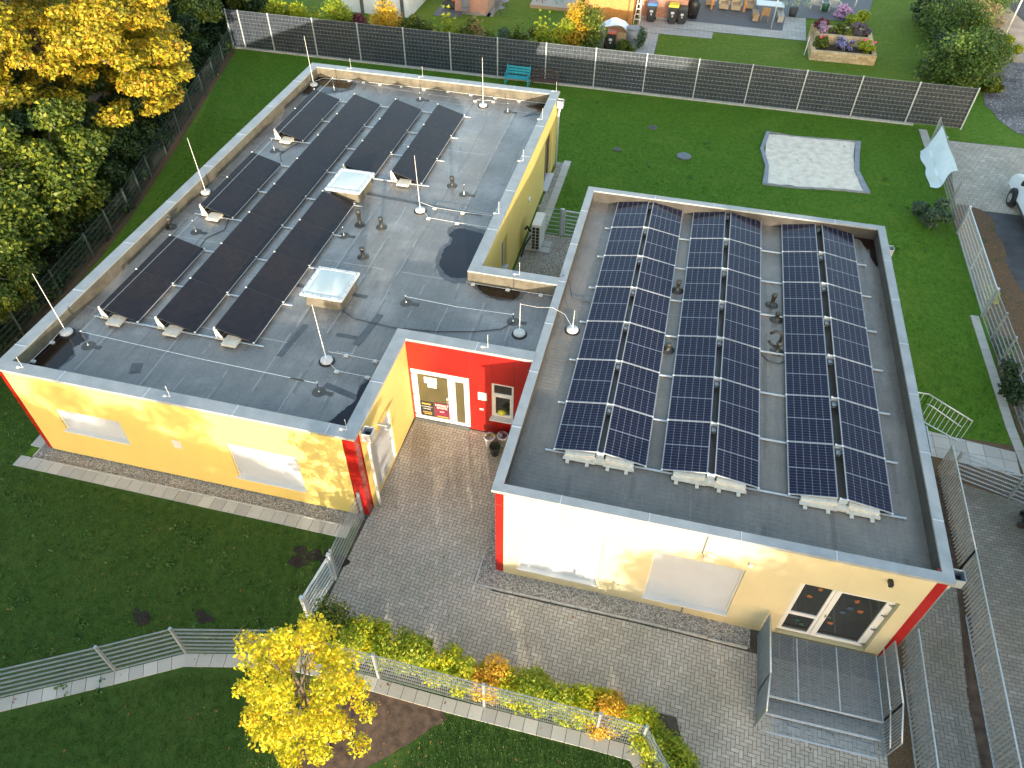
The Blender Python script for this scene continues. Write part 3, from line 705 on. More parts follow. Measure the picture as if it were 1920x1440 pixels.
mb = MB(); mb.box(dx0+.74, yd-.0, .26, dx0+1.10, yd+.003, .31); mb.box(dx0+.30, yd, .30, dx0+.56, yd+.003, .34); mb.box(dx0+.26, yd, .38, dx0+.56, yd+.003, .41); mb.box(dx0+.25, yd, .74, dx0+.54, yd+.003, .80); mb.build('poster_stripe', 'poster_gold', dr)
text('FLOHMARKT', dx0+.41, yt, .62, .062, 'poster_text', dr); text('KINDER', dx0+.41, yt, .52, .07, 'poster_text', dr)
mb = MB(); mb.box(dx0+.02, yd-.10, .03, dx1-.02, yd+.0, .055); mb.build('door_threshold', 'zinc_dark', LB)
# sign plate, bell and narrow window on the red wall
mb = MB(); mb.box(-1.64, wy1-.03, 1.50, -1.36, wy1-.001, 1.82); mb.build('sign_plate', 'white', LB, bevel=.004)
mb = MB(); mb.box(-1.60, wy1-.02, 1.04, -1.48, wy1-.001, 1.10); mb.build('door_bell', 'white', LB)
x0, x1 = wx1+2.60, wx1+3.29; y = wy1+.03
mb = MB(); frame_rect(mb, x0, x1, .84, 2.28, .07, y, y+.07); mb.box(x0+.07, y, 1.76, x1-.07, y+.07, 1.85); frame_rect(mb, x0+.07, x1-.07, .91, 1.76, .05, y-.01, y+.05)
wd = mb.build('window', 'white', LB)
mb = MB(); mb.box(x0+.07, y+.03, .9, x1-.07, y+.04, 2.2); mb.build('pane', 'glass_dark', wd)
mb = MB(); mb.box(x0-.03, wy1-.16, .79, x1+.06, y+.01, .835); mb.build('sill', 'white', wd)
mb = MB(); mb.lathe((x0+.32, y-.01+.028, .98), [(.10, 0), (.14, .07), (.06, .14)], 10); mb.build('windowsill_decoration', 'yellow_plastic', wd)
# side door in the courtyard, grey
mb = MB(); yy0, yy1 = wy0+.34+.52, wy0+.34+1.94
mb.box(wx1-.10, yy0, .09, wx1-.05, yy1, 2.22)
sdr = mb.build('side_door', 'galv_light', LB)
mb = MB(); mb.box(wx1-.055, yy0, .09, wx1-.02, yy0+.06, 2.22); mb.box(wx1-.055, yy1-.06, .09, wx1-.02, yy1, 2.22); mb.box(wx1-.055, yy0+.06, 2.16, wx1-.02, yy1-.06, 2.22); mb.build('frame', 'white', sdr)
mb = MB(); mb.box(wx1-.05, yy1-.2, 1.05, wx1+.0, yy1-.08, 1.09); mb.build('handle', 'steel', sdr)
mb = MB(); mb.box(wx1, 2.10, 2.50, wx1+.30, 2.16, 2.56); mb.box(wx1+.24, 2.04, 2.42, wx1+.36, 2.22, 2.50); mb.build('wall_lamp', 'galv', LB)
# rain heads and downpipes
def rainhead(parent, x, y, sx, zt=3.36, mat='galv_light', pipe=True, face='x', z0=.05):
    mb = MB(); a = .15; h_ = .26; t_ = .012
    xa, xb = (x, x+sx*.28); xa, xb = min(xa, xb), max(xa, xb)
    for (p0, p1, p2, p3) in ((xa, y-a, xb, y-a+t_), (xa, y+a-t_, xb, y+a), (xa, y-a, xa+t_, y+a), (xb-t_, y-a, xb, y+a)): mb.box(p0, p1, zt-h_, p2, p3, zt)
    mb.mi = 1; mb.box(xa+.014, y-a+.014, zt-h_, xb-.014, y+a-.014, zt-h_+.04); mb.mi = 0  # black floor stands in for the shade inside the open box
    cx_ = (xa+xb)/2
    for s_ in range(4):
        k_ = 1-s_*.2; mb.box(cx_-.14*k_, y-a*k_, zt-h_-.03*(s_+1), cx_+.14*k_, y+a*k_, zt-h_-.03*s_-.001)
    r_ = mb.build('rain_head', [mat, 'black'], parent)
    if pipe:
        mb = MB(); mb.tube([(cx_, y, zt-h_-.1), (x+sx*.09, y, zt-.62), (x+sx*.09, y, z0)], .05, 10); mb.build('downpipe', mat, r_, True)
rainhead(LB, wx1+.05, 1.18, 1); rainhead(LB, wx2+.04, 21.45, 1)
# east side window openings
mb = MB(); y0 = wy2+2.95; mb.box(wx2-.19, y0, .95, wx2-.15, y0+.8, 2.42); ew = mb.build('window', 'glass_dark', LB)
mb = MB(); mb.box(wx2-.15, y0, .95, wx2-.11, y0+.06, 2.42); mb.box(wx2-.15, y0+.74, .95, wx2-.11, y0+.8, 2.42); mb.box(wx2-.15, y0+.06, 2.36, wx2-.11, y0+.74, 2.42); mb.build('frame', 'white', ew)
mb = MB(); mb.box(wx2-.16, y0-.03, .91, wx2+.06, y0+.83, .955); mb.build('sill', 'white', ew)
mb = MB(); y0 = wy2+10.75; mb.box(wx2-.19, y0, .12, wx2-.15, y0+1.55, 2.45); ew = mb.build('window', 'glass_dark', LB)
mb = MB(); mb.box(wx2-.15, y0, .12, wx2-.11, y0+.07, 2.45); mb.box(wx2-.15, y0+.75, .12, wx2-.11, y0+.81, 2.45); mb.box(wx2-.15, y0+1.48, .12, wx2-.11, y0+1.55, 2.45); mb.build('frame', 'zinc_dark', ew)
mb = MB(); mb.box(wx2-.16, y0-.03, .08, wx2+.18, y0+1.58, .126); mb.build('sill', 'white', ew)
mb = MB(); mb.lathe((0, 0, 0), [(.11, 0), (.12, .04), (.08, .07)], 14)
mb.v = [(wx2+z, 15.96+x, 1.6+y) for x, y, z in mb.v]; mb.build('wall_lamp', 'white', LB, True)
mb = MB(); mb.tube([(wx2+.03, 8.95, 2.9), (wx2+.18, 8.95, 2.88)], .05, 8); mb.build('wall_floodlight', 'zinc_dark', LB)
# roof deck, upstands, cap
outer = [(ox0, oy0), (ox1, oy0), (ox1, oy1), (.02, oy1), (.02, oy2), (ox2, oy2), (ox2, oy3), (ox0, oy3)]
c_ = .38
inner = [(ox0+c_, oy0+c_), (ox1-c_, oy0+c_), (ox1-c_, oy1+c_), (.02, oy1+c_), (.02, oy2-c_), (ox2-c_, oy2-c_), (ox2-c_, oy3-c_), (ox0+c_, oy3-c_)]
mb = MB(); e = .02
mb.v = [(x, y, ZR) for x, y in [(ox0+.3, oy0+.3), (ox1-.3, oy0+.3), (ox1-.3, oy1+.3), (.02, oy1+.3), (.02, oy2-.3), (ox2-.3, oy2-.3), (ox2-.3, oy3-.3), (ox0+.3, oy3-.3)]]
mb.f = [tuple(range(8))]; mb.m = [0]
RF = mb.build('roof', 'roof_left', LB)
mb = MB()
for i in range(8):
    if i == 3: continue
    a, b_ = inner[i], inner[(i+1) % 8]; mb.quad((*a, ZR-.01), (*b_, ZR-.01), (*b_, H1-.055), (*a, H1-.055))
mb.build('roof_upstand', 'upstand', RF)
capm, sm = cap_ring(outer, inner, H1, (3,))
capm.build('parapet_cap', ['cap', 'galv_light'], LB)
for x, y in ((-12.9, 13.0), (-14.0, 12.2), (-4.3, 12.4)): pass
for p_, wd_, L_, a in (((-7.0, 6.65), .16, 2.4, 0), ((-5.2, 5.2), .22, 1.5, 82), ((-6.6, 12.3), .14, 6.2, -4), ((-7.2, 4.2), .2, 1.5, 84), ((-4.9, 2.55), .2, 1.3, -14), ((-5.6, 4.75), .16, .9, 0), ((-11, 2.0), .4, .3, 20)):
    mb = MB(); ca, sa = math.cos(R(a)), math.sin(R(a)); mb.obox((p_[0], p_[1], ZR+.002+.0015*abs(a % 7)), (ca*L_/2, sa*L_/2, 0), (-sa*wd_/2, ca*wd_/2, 0), (0, 0, .0025)); mb.build('membrane_patch', 'membrane_dark', RF)
# skylights
def skylight(x0, y0, x1, y1, zt):
    mb = MB(); i_ = .10
    b0 = [(x0+i_, y0+i_), (x1-i_, y0+i_), (x1-i_, y1-i_), (x0+i_, y1-i_)]; b1 = [(x0+i_+.06, y0+i_+.06), (x1-i_-.06, y0+i_+.06), (x1-i_-.06, y1-i_-.06), (x0+i_+.06, y1-i_-.06)]
    for k_ in range(4):
        l_ = (k_+1) % 4; mb.quad((*b0[k_], ZR), (*b0[l_], ZR), (*b1[l_], zt-.07), (*b1[k_], zt-.07))
    cb = mb.build('skylight', 'upstand', LB)
    mb = MB(); t_ = .13
    for a in ((x0, y0, x1, y0+t_), (x0, y1-t_, x1, y1), (x0, y0+t_, x0+t_, y1-t_), (x1-t_, y0+t_, x1, y1-t_)): mb.box(a[0], a[1], zt-.08, a[2], a[3], zt)
    mb.build('frame', 'white', cb, bevel=.012)
    mb = MB(); n_ = 10
    for a in range(n_):
        for b2 in range(n_):
            q = []
            for u_, v_ in ((a, b2), (a+1, b2), (a+1, b2+1), (a, b2+1)):
                u_ /= n_; v_ /= n_; q.append((x0+t_+(x1-x0-2*t_)*u_, y0+t_+(y1-y0-2*t_)*v_, zt-.02+.05*math.sin(math.pi*u_)**.5*math.sin(math.pi*v_)**.5))
            mb.quad(*q)
    mb.build('dome_pane', 'skylight_glass', cb, True)
    mb = MB()
    for k_ in range(5):
        for a, b2 in ((x0+.12+(x1-x0-.24)*k_/4, y0+.05), (x0+.12+(x1-x0-.24)*k_/4, y1-.05), (x0+.05, y0+.12+(y1-y0-.24)*k_/4), (x1-.05, y0+.12+(y1-y0-.24)*k_/4)): mb.box(a-.012, b2-.012, zt, a+.012, b2+.012, zt+.012)
    mb.build('screw', 'zinc_dark', cb)
skylight(-9.33, 11.62, -7.97, 13.14, ZR+.5); skylight(-7.60, 5.72, -6.20, 7.20, ZR+.5)
simple('upstand_shaded', (.045, .040, .034), .8, 0, .3, 2.5, .3, 20)  # upstand colour darkened to stand in for the shadow of the panels
simple('vent_dark', (.034, .033, .030), .5, 0, .4, 6, .2)
# vent pipes and safety anchors on the left roof
def vent(parent, x, y, h_, z=None, r_=.065, mat='vent_dark'):
    z = ZR if z is None else z; mb = MB(); mb.lathe((x, y, z), [(.20, .0), (.20, .012), (.10, .03), (r_, .06), (r_, h_*.75), (r_+.02, h_*.76), (r_+.02, h_), (r_-.01, h_+.01)], 14); return mb.build('vent_pipe', mat, parent, True)
for x, y, h_ in ((-5.13, 13.75, .40), (-7.53, 10.40, .62), (-6.74, 10.44, .42), (-6.72, 8.63, .38), (-13.88, 8.60, .40)): vent(LB, x, y, h_)
ANCH = dict(A=(-12.9, 8.56, .44), B=(-12.89, 2.5, .55), C=(-12.85, 14.52, .48), D=(-12.73, 20.34, .57), E=(-8.65, 20.46, .3), F=(-4.55, 20.3, .36), G_=(-4.52, 13.27, .38), H=(-7.83, 9.64, .32), I=(-4.51, 6.68, .26), J=(-1.04, 6.64, .28), K=(-5.57, 2.4, .34))
for k_, (x, y, h_) in ANCH.items():
    mb = MB(); mb.lathe((x, y, ZR+.012), [(.05, 0), (.04, .03), (.017, .05), (.017, h_), (.032, h_+.005), (.032, h_+.03), (.01, h_+.035)], 10)
    an = mb.build('safety_anchor', 'steel', LB, True)
    mb = MB(); mb.lathe((x, y, ZR+.001), [(.20, 0), (.19, .011)], 14); mb.box(x, y-.07, ZR+.002, x+.42, y+.07, ZR+.008); mb.build('anchor_patch', 'upstand_dark', an)

# ------------------------------------------------------------------ right building
RB = empty('annex_building', (5.2, 7, G(5, 0)), 'pale cream flat-roofed building with red corner strips and blue solar rows on its roof', 'building')
RX, RY = 10.475, 14.29; q0 = .06; wt2 = H2-.05
mb = MB()
wall_holes(mb, (q0+.24, q0), (1, 0), RX-2*q0-.5, -.36, wt2, [(.71-.30, 2.84-.30, .16, 2.36), (4.09-.30, 6.27-.30, .10, 2.28), (7.55-.30, 9.80-.30, -.23, 2.24)], (0, -1), .16)
wall_holes(mb, (q0, q0+.3), (0, 1), RY-2*q0-.3, -.36, wt2, [], (-1, 0)); wall_holes(mb, (RX-q0, q0+.3), (0, 1), RY-2*q0-.3, -.5, wt2, [], (1, 0)); wall_holes(mb, (q0, RY-q0), (1, 0), RX-2*q0, -.3, wt2, [], (0, 1))
mb.build('wall', 'wall_cream', RB)
mb = MB(); mb.box(q0+.02, q0+.02, -.6, RX-q0-.02, RY-.1, -.3); mb.build('plinth', 'upstand_dark', RB)
for a in ((q0+.02, q0+.02, -.28, q0+.235, q0+.3, wt2), (RX-q0-.255, q0+.015, -.3, RX-q0-.01, q0+.3, wt2)):
    mb = MB(); mb.box(*a); mb.build('corner_panel', 'red_panel', RB)
mb = MB(); mb.box(q0+.02, q0+.012, 2.86, q0+.235, q0+.03, 2.875); mb.build('panel_joint', 'curb_joint', RB)
shutter(RB, .71, 2.84, q0+.10, .16, 2.36, .06); shutter(RB, 4.09, 6.27, q0+.10, .10, 2.28, .06)
yd = q0+.12
mb = MB(); a, b_ = 7.57, 9.78; frame_rect(mb, a, b_, -.21, 2.22, .06, yd, yd+.07)
frame_rect(mb, a+.06, a+.86, -.19, 2.16, .08, yd-.01, yd+.05); mb.box(a+.14, yd-.01, .62, a+.78, yd+.05, .74)
frame_rect(mb, a+.87, b_-.06, -.19, 2.16, .13, yd-.015, yd+.05)
rd = mb.build('door', 'white', RB)
mb = MB(); mb.box(a+.13, yd+.02, -.12, a+.79, yd+.03, 2.1); mb.box(a+.99, yd+.02, -.08, b_-.18, yd+.03, 2.05); mb.build('pane', 'glass_dark', rd)
mb = MB(); mb.box(a+.93, yd-.05, .85, a+.95, yd-.01, .97); mb.box(a+.93, yd-.06, .90, a+1.07, yd-.045, .92); mb.build('handle', 'steel', rd)
for z in (-.05, .75, 1.45, 1.95):
    mb = MB(); mb.tube([(b_-.05, yd-.03, z-.06), (b_-.05, yd-.03, z+.06)], .016, 8); mb.box(b_-.13, yd-.03, z-.025, b_+.0, yd-.016, z+.025); mb.build('hinge', 'steel', rd)
for nm, mt, pts in (('window_sticker', 'sticker_orange', [(7.95, 1.55), (8.1, 1.95), (9.0, 1.75), (9.2, 1.35), (8.75, .55)]), ('window_sticker', 'sticker_blue', [(8.95, 1.4), (8.85, 1.15)]), ('window_sticker', 'sticker_green', [(8.0, .35), (8.15, .2)])):
    for i, (x, z) in enumerate(pts):
        mb = MB(); r_ = random.Random(x*10+z); k_ = 7; mb.v = [(x+(.05+.05*r_.random())*math.cos(6.283*j/k_), yd+.012, z+(.05+.05*r_.random())*math.sin(6.283*j/k_)) for j in range(k_)]; mb.f = [tuple(range(k_))]; mb.m = [0]; mb.build(nm, mt, rd)
mb = MB(); mb.box(5.15, q0-.012, 2.62, 5.19, q0, wt2); mb.box(5.15, q0-.012, -.3, 5.19, q0, -.02); mb.build('wall_conduit', 'zinc_dark', RB)
mb = MB(); mb.box(5.22, q0-.1, 2.48, 5.46, q0-.002, 2.60); mb.tube([(5.3, q0-.05, 2.60), (5.28, q0-.1, 2.75), (5.5, q0-.12, 2.72)], .015, 6); mb.build('wall_lamp', 'white_warm', RB)
mb = MB(); mb.box(6.26, q0-.08, 2.55, 6.36, q0-.002, 2.66); mb.build('motion_sensor', 'white', RB, bevel=.01)
mb = MB(); mb.box(9.21, q0-.17, 3.05, 9.31, q0-.002, 3.16); mb.build('wall_spotlight', 'black', RB, bevel=.01)
rainhead(RB, RX-.03, .28, 1, 3.50, 'galv', z0=-.5); rainhead(RB, RX-.03, 13.25, 1, 3.36, 'galv_light')
k2 = .25
outer = [(0, 0), (RX, 0), (RX, RY), (0, RY)]; inner = [(k2, k2), (RX-k2, k2), (RX-k2, RY-k2), (k2, RY-k2)]
mb = MB(); mb.quad((.15, .15, ZR), (RX-.15, .15, ZR), (RX-.15, RY-.15, ZR), (.15, RY-.15, ZR)); RR = mb.build('roof', 'roof_right', RB)
mb = MB()
for i in range(4):
    a, b_ = inner[i], inner[(i+1) % 4]; mb.quad((*a, ZR-.01), (*b_, ZR-.01), (*b_, H2-.055), (*a, H2-.055))
mb.build('roof_upstand', 'upstand_shaded', RR)
capm, sm = cap_ring(outer, inner, H2, (), seam=2.1); capm.build('parapet_cap', ['cap', 'galv_light'], RB)
vent(RB, 3.74, 9.43, .41); vent(RB, 3.70, 6.52, .27); vent(RB, 6.71, 9.44, .45); vent(RB, 6.84, 8.72, .32)
v = vent(RB, 6.84, 7.23, .4)
mb = MB(); mb.tube([(6.84, 7.23, ZR+.35), (6.84, 7.23, ZR+.62), (6.78, 7.23, ZR+.74), (6.62, 7.23, ZR+.76), (6.5, 7.22, ZR+.66)], .045, 8); mb.tube([(6.84, 7.2, ZR+.2), (6.6, 7.1, ZR+.35), (6.5, 7.15, ZR+.45)], .04, 8); mb.build('gooseneck', 'cable', v, True)
# ------------------------------------------------------------------ solar arrays, right roof
def cell_panel():
    mb = MB(); W_, L_, T = 1.134, 1.722, .03
    mb.mi = 0; mb.box(0, 0, 0, W_, .010, T); mb.box(0, L_-.010, 0, W_, L_, T); mb.box(0, .010, 0, .010, L_-.010, T); mb.box(W_-.010, .010, 0, W_, L_-.010, T)
    mb.mi = 1; mb.box(.010, .010, .004, W_-.010, L_-.010, T-.006)
    mb.mi = 2; cw = (W_-.05)/6; ch = (L_/2-.035)/9
    for i in range(6):
        for h_ in range(2):
            for j in range(9):
                x0 = .025+i*cw+.004; x1 = x0+cw-.008; y0 = .025+h_*(L_/2-.011)+j*ch+.0028+(.005 if h_ else 0); y1 = y0+ch-.0056; c_ = .012
                mb.quad((x0+c_, y0, T-.004), (x1-c_, y0, T-.004), (x1, y0+c_, T-.004), (x1, y1-c_, T-.004), (x1-c_, y1, T-.004), (x0+c_, y1, T-.004), (x0, y1-c_, T-.004), (x0, y0+c_, T-.004))
    me = mb.build('solar_panel', ['pv_frame', 'pv_back', 'pv_cell']); return me
pv = cell_panel(); pvm = pv.data; bpy.data.objects.remove(pv)
def place(me, name, parent, loc, rot):
    o = bpy.data.objects.new(name, me); col.objects.link(o); o.parent = parent; o.location = Vector(loc)-wl(parent); o.rotation_euler = rot; WL[o.name] = wl(parent); return o
YP = [1.88+1.743*k for k in range(8)]
arrs = [(1.18, 2.31, 2.44, 3.56, 'leftmost of the three blue solar arrays, nearest the white lightning rod on the cream building', .95, 3.94),
        (3.94, 5.08, 5.22, 6.35, 'middle one of the three blue solar arrays on the cream building roof', 3.56, 7.05),
        (7.05, 8.23, 8.37, 9.49, 'rightmost of the three blue solar arrays, beside the east roof edge of the cream building', 6.35, 9.82)]
hl, hr = .09, .29; tl = math.atan2(hr-hl, 1.134)
for ai, (xa, xb, xc, xd, lab, rl, rr_) in enumerate(arrs):
    root = empty('solar_array', ((xa+xd)/2, 8, ZR), lab, 'solar array', 'east-west solar arrays on the cream building')
    for k in range(7):
        y = YP[k]+.010
        place(pvm, 'solar_panel', root, (xa, y, ZR+hl), (0, -tl, 0))
        place(pvm, 'solar_panel', root, (xc+.002, y, ZR+hr), (0, tl, 0))
    for k, y in enumerate(YP):
        mb = MB(); x0 = rl if ai == 0 else (xa-.0); x1 = rr_ if ai == 2 else arrs[ai+1][0] if ai < 2 else xd
        mb.box(x0+.002, y-.018, ZR+.022, x1-.002, y+.018, ZR+.06); mb.box(xb-.03, y-.015, ZR+.06, xc+.03, y+.015, ZR+hr-.01); mb.box(xb-.03, y-.012, ZR+hr+.006, xc+.03, y+.012, ZR+hr+.030)
        rl_ = mb.build('rail', 'galv_light', root)
        for x, z in ((xa+.01, hl+.02), (xb-.01, hr+.02), (xc+.01, hr+.02), (xd-.02, hl+.02)): MB().box(x-.025, y-.02, ZR+z, x+.025, y+.02, ZR+z+.022).build('clamp', 'white', rl_)
        if k: mb = MB(); mb.box(xb+.015, y-.20, ZR+.10, xc-.015, y-.07, ZR+.20); mb.build('junction_plate', 'galv', rl_)
    mb = MB(); y = YP[0]
    for x0, x1, z0, z1 in ((xa+.30, xb-.06, .13, .22), (xc+.08, xc+.80, .22, .15)):
        n = len(mb.v); mb.v += [(x0, y-.11, ZR+.05), (x1, y-.11, ZR+.05), (x1, y+.1, ZR+.05), (x0, y+.1, ZR+.05), (x0, y-.09, ZR+z0), (x1, y-.09, ZR+z1), (x1, y+.1, ZR+z1), (x0, y+.1, ZR+z0)]
        for f in ((3, 2, 1, 0), (4, 5, 6, 7), (0, 1, 5, 4), (1, 2, 6, 5), (2, 3, 7, 6), (3, 0, 4, 7)): mb.f.append(tuple(n+i for i in f)); mb.m.append(0)
        mb.box(x0-.03, y-.19, ZR+.03, x1+.03, y-.10, ZR+.075)
        for q in (.12, .78): xx = x0+(x1-x0)*q; mb.box(xx-.04, y-.30, ZR+.015, xx+.05, y-.17, ZR+.05)
    mb.box(xb-.1, y-.16, ZR+.03, xc+.12, y-.02, ZR+.13)
    mb.build('ballast_tray', 'white_warm', root)
# ------------------------------------------------------------------ solar arrays, left roof
YL = [3.69+1.952*k for k in range(9)]
def black_panel():
    mb = MB(); W_, L_, T = 1.225, 1.945, .035
    mb.mi = 0; mb.box(0, 0, 0, W_, .014, T); mb.box(0, L_-.014, 0, W_, L_, T); mb.box(0, .014, 0, .014, L_-.014, T); mb.box(W_-.014, .014, 0, W_, L_-.014, T)
    mb.mi = 1; mb.box(.014, .014, .004, W_-.014, L_-.014, T-.004)
    mb.mi = 2; mb.box(W_, 0.02, .012, W_+.016, L_-.02, T-.004)
    return mb.build('solar_panel', ['black', 'pv_black', 'pv_frame'])
bp = black_panel(); bpm = bp.data; bpy.data.objects.remove(bp)
tl2 = math.atan2(.345, 1.175)
cols = [(-13.18, 0, 2, 'short black solar row of two panels at the front left of the yellow building roof'),
        (-13.18, 3, 5, 'short black solar row of two panels halfway along the left roof edge'),
        (-13.18, 6, 8, 'short black solar row of two panels at the back left, next to the brown puddle'),
        (-11.27, 0, 8, 'long black solar row of eight panels running the length of the yellow building roof'),
        (-9.36, 0, 4, 'black solar row of four panels between the long row and the front skylight'),
        (-9.36, 5, 8, 'black solar row of three panels starting behind the rear skylight'),
        (-7.43, 5, 8, 'rightmost black solar row of three panels on the yellow building roof')]
for x, k0, k1, lab in cols:
    root = empty('solar_array', (x+.68, YL[k0], ZR), lab, 'solar array', 'black solar rows on the yellow building')
    for k in range(k0, k1): place(bpm, 'solar_panel', root, (x, YL[k]+.005, ZR+.43), (0, tl2, 0))
    right_free = x > -8 or (x == -9.36 and k0 == 0)
    for k in range(k0, k1+1):
        y = YL[k]; nx = x+1.175
        x1 = nx+(.30 if right_free else .735); x0 = x-.33 if (x < -13 and k == k0) else x-.02
        mb = MB(); mb.box(x0, y-.02, ZR+.022, x1, y+.02, ZR+.055); rl_ = mb.build('rail', 'galv_light', root)
        MB().box(x-.015, y-.018, ZR+.448, x+.03, y+.018, ZR+.482).build('clamp', 'white', rl_); MB().box(nx-.02, y-.018, ZR+.09, nx+.03, y+.018, ZR+.135).build('clamp', 'white', rl_)
        if k in (k0, k1): MB().box(x-.03, y-.02, ZR+.05, x+.02, y+.02, ZR+.44).build('support_leg', 'white', rl_)
    y = YL[k0]
    mb = MB(); mb.box(x+.28, y-.30, ZR+.055, x+.74, y+.12, ZR+.14); mb.build('ballast_block', 'white_warm', root, bevel=.012)
    mb = MB(); mb.bar((x+.02, y-.03, ZR+.42), (x+.20, y-.04, ZR+.06), .02, .10); mb.box(x-.05, y-.06, ZR+.05, x+.26, y+.03, ZR+.09); mb.build('support_bracket', 'white_warm', root)
    mb = MB(); mb.box(x+.03, YL[k0]+.06, ZR+.02, x+.05, YL[k1]-.06, ZR+.40); mb.build('wind_plate', 'upstand_dark', root)
# ------------------------------------------------------------------ puddles
def puddle(pts, mat, lab, z=ZR, seed=1, amp=.05):
    o = sheet('puddle', blob(pts, 5, amp, seed), z+.009, mat); cx_ = sum(p_[0] for p_ in pts)/len(pts); cy_ = sum(p_[1] for p_ in pts)/len(pts)
    big_ = [(min(max(cx_+(x-cx_)*1.22, -14.05), 10.2), min(max(cy_+(y-cy_)*1.18, 1.05 if x < 0 else .27), 21.53)) for x, y in pts]
    if cx_ < 0: big_ = [(min(x, -2.94) if y > 8.6 or y < 8.2 and False else x, y) for x, y in big_]
    if cx_ > -6 and cx_ < -4 and cy_ < 4: big_ = [(min(x, -4.15), y) for x, y in big_]
    if -3 < cx_ < 0: big_ = [(x, min(y, 8.16)) for x, y in big_]
    d_ = sheet('damp_edge', blob(big_, 5, .03, seed+40), z+.005, 'membrane_dark', parent=o); WL[d_.name] = Vector((0, 0, 0)); return tag(o, lab, 'puddle', 'puddles on the flat roofs', 'structure')
sheet_G = G
puddle([(-14.04, 19.8), (-13.6, 19.7), (-13.2, 20.0), (-12.7, 20.2), (-12.2, 20.7), (-12.4, 21.5), (-13.2, 21.52), (-14.02, 21.52), (-14.05, 20.8)], 'water_brown', 'brown puddle in the far left corner of the yellow building roof', seed=1)
puddle([(-14.04, 2.45), (-14.0, 2.8), (-13.6, 2.95), (-13.25, 2.8), (-13.16, 2.6), (-13.28, 2.3), (-13.1, 2.05), (-13.15, 1.6), (-13.2, 1.08), (-14.04, 1.08)], 'water_brown', 'dark brown puddle in the front left corner of the yellow building roof', seed=2)
puddle([(-2.5, 8.15), (-2.41, 7.85), (-2.0, 7.62), (-1.5, 7.58), (-1.22, 7.75), (-1.26, 8.15)], 'water_brown', 'small brown puddle against the back edge of the connecting roof', seed=3, amp=.02)
puddle([(-4.09, 11.07), (-4.3, 10.68), (-4.09, 10.23), (-4.22, 9.71), (-4.16, 9.04), (-3.96, 8.68), (-3.72, 8.39), (-3.34, 8.30), (-2.97, 8.5), (-2.95, 9.4), (-2.95, 10.4), (-3.1, 10.9), (-3.67, 11.05)], 'water_blue', 'large dark puddle beside the notch of the yellow building roof', seed=4)
puddle([(-4.44, 3.08), (-4.55, 2.77), (-4.47, 2.36), (-4.65, 1.90), (-4.77, 1.62), (-4.9, 1.08), (-4.18, 1.08), (-4.16, 1.9), (-4.16, 3.2)], 'water_blue', 'dark puddle in the front right corner of the yellow building roof', seed=5, amp=.02)
puddle([(-2.97, 21.4), (-3.5, 21.3), (-3.8, 21.0), (-3.3, 20.8), (-3.75, 20.1), (-3.2, 20.4), (-2.97, 19.6)], 'water_brown', 'brown damp puddle in the far right corner of the yellow building roof', seed=6, amp=.03)
puddle([(8.9, .3), (9.2, .58), (9.7, .62), (9.95, .5), (10.05, 1.2), (10.2, 1.3), (10.2, .28)], 'water_blue', 'dark puddle in the front right corner of the cream building roof', seed=7, amp=.03)
puddle([(9.3, 14.0), (9.75, 13.9), (9.95, 13.3), (10.2, 12.4), (10.2, 14.02)], 'water_brown', 'dark puddle in the far right corner of the cream building roof', seed=8, amp=.03)
# ------------------------------------------------------------------ lightning protection
def lightning_rod(x, y, h_, lean, lab):
    root = empty('lightning_rod', (x, y, ZR), lab, 'lightning rod', 'white lightning rods on round concrete feet')
    mb = MB(); mb.lathe((x, y, ZR+.015), [(.17, 0), (.185, .02), (.18, .07), (.15, .095), (.03, .10)], 20); mb.build('foot', 'concrete_light', root, True)
    mb = MB(); tip = (x+lean[0], y+lean[1], ZR+h_)
    mb.tube([(x, y, ZR+.1), ((x+tip[0])/2, (y+tip[1])/2, ZR+h_*.5), tip], .014, 6, .007); mb.build('rod', 'white', root)
    mb = MB(); mb.lathe((x, y, ZR+.001), [(.24, 0), (.24, .012)], 16); mb.build('protective_mat', 'rubber', root)
simple('concrete_light', (.58, .56, .52), .75, 0, .12, 5, .2)
for a in ((-13.84, 20.58, 2.2, (-.05, 0), 'tall lightning rod standing by the brown puddle in the far left roof corner'),
          (-5.75, 20.58, 2.15, (0, 0), 'tall lightning rod at the far roof edge, right of the solar rows'),
          (-13.86, 10.94, 2.2, (-.06, 0), 'tall lightning rod beside the left roof edge, halfway along'),
          (-5.75, 11.79, 2.2, (-.04, 0), 'tall lightning rod right of the rear skylight'),
          (-13.84, 2.82, 2.2, (-.06, 0), 'tall lightning rod by the dark brown puddle at the front left roof corner'),
          (-5.85, 3.59, 2.1, (-.06, 0), 'tall lightning rod in front of the front skylight'),
          (-.72, 6.11, 1.2, (.01, 0), 'shorter lightning rod on the connecting roof next to the cream building'),
          (.80, 6.67, .8, (.02, 0), 'shortest lightning rod, on the cream building roof left of the blue panels')): lightning_rod(*a)
def wire(name, pts, r_, mat, lab, cat, holders=(), hm='concrete_light', z=ZR+.07, group=None):
    P3 = [(p_[0], p_[1], p_[2] if len(p_) > 2 else z) for p_ in pts]
    root = empty(name, P3[0], lab, cat, group); mb = MB(); mb.tube(P3, r_, 5); mb.build('wire', mat, root)
    for x, y in holders:
        mb = MB(); mb.box(x-.07, y-.055, ZR, x+.07, y+.055, ZR+.07); mb.build('wire_holder', hm, root, bevel=.015)
gw = 'lightning conductor wires on the flat roofs'
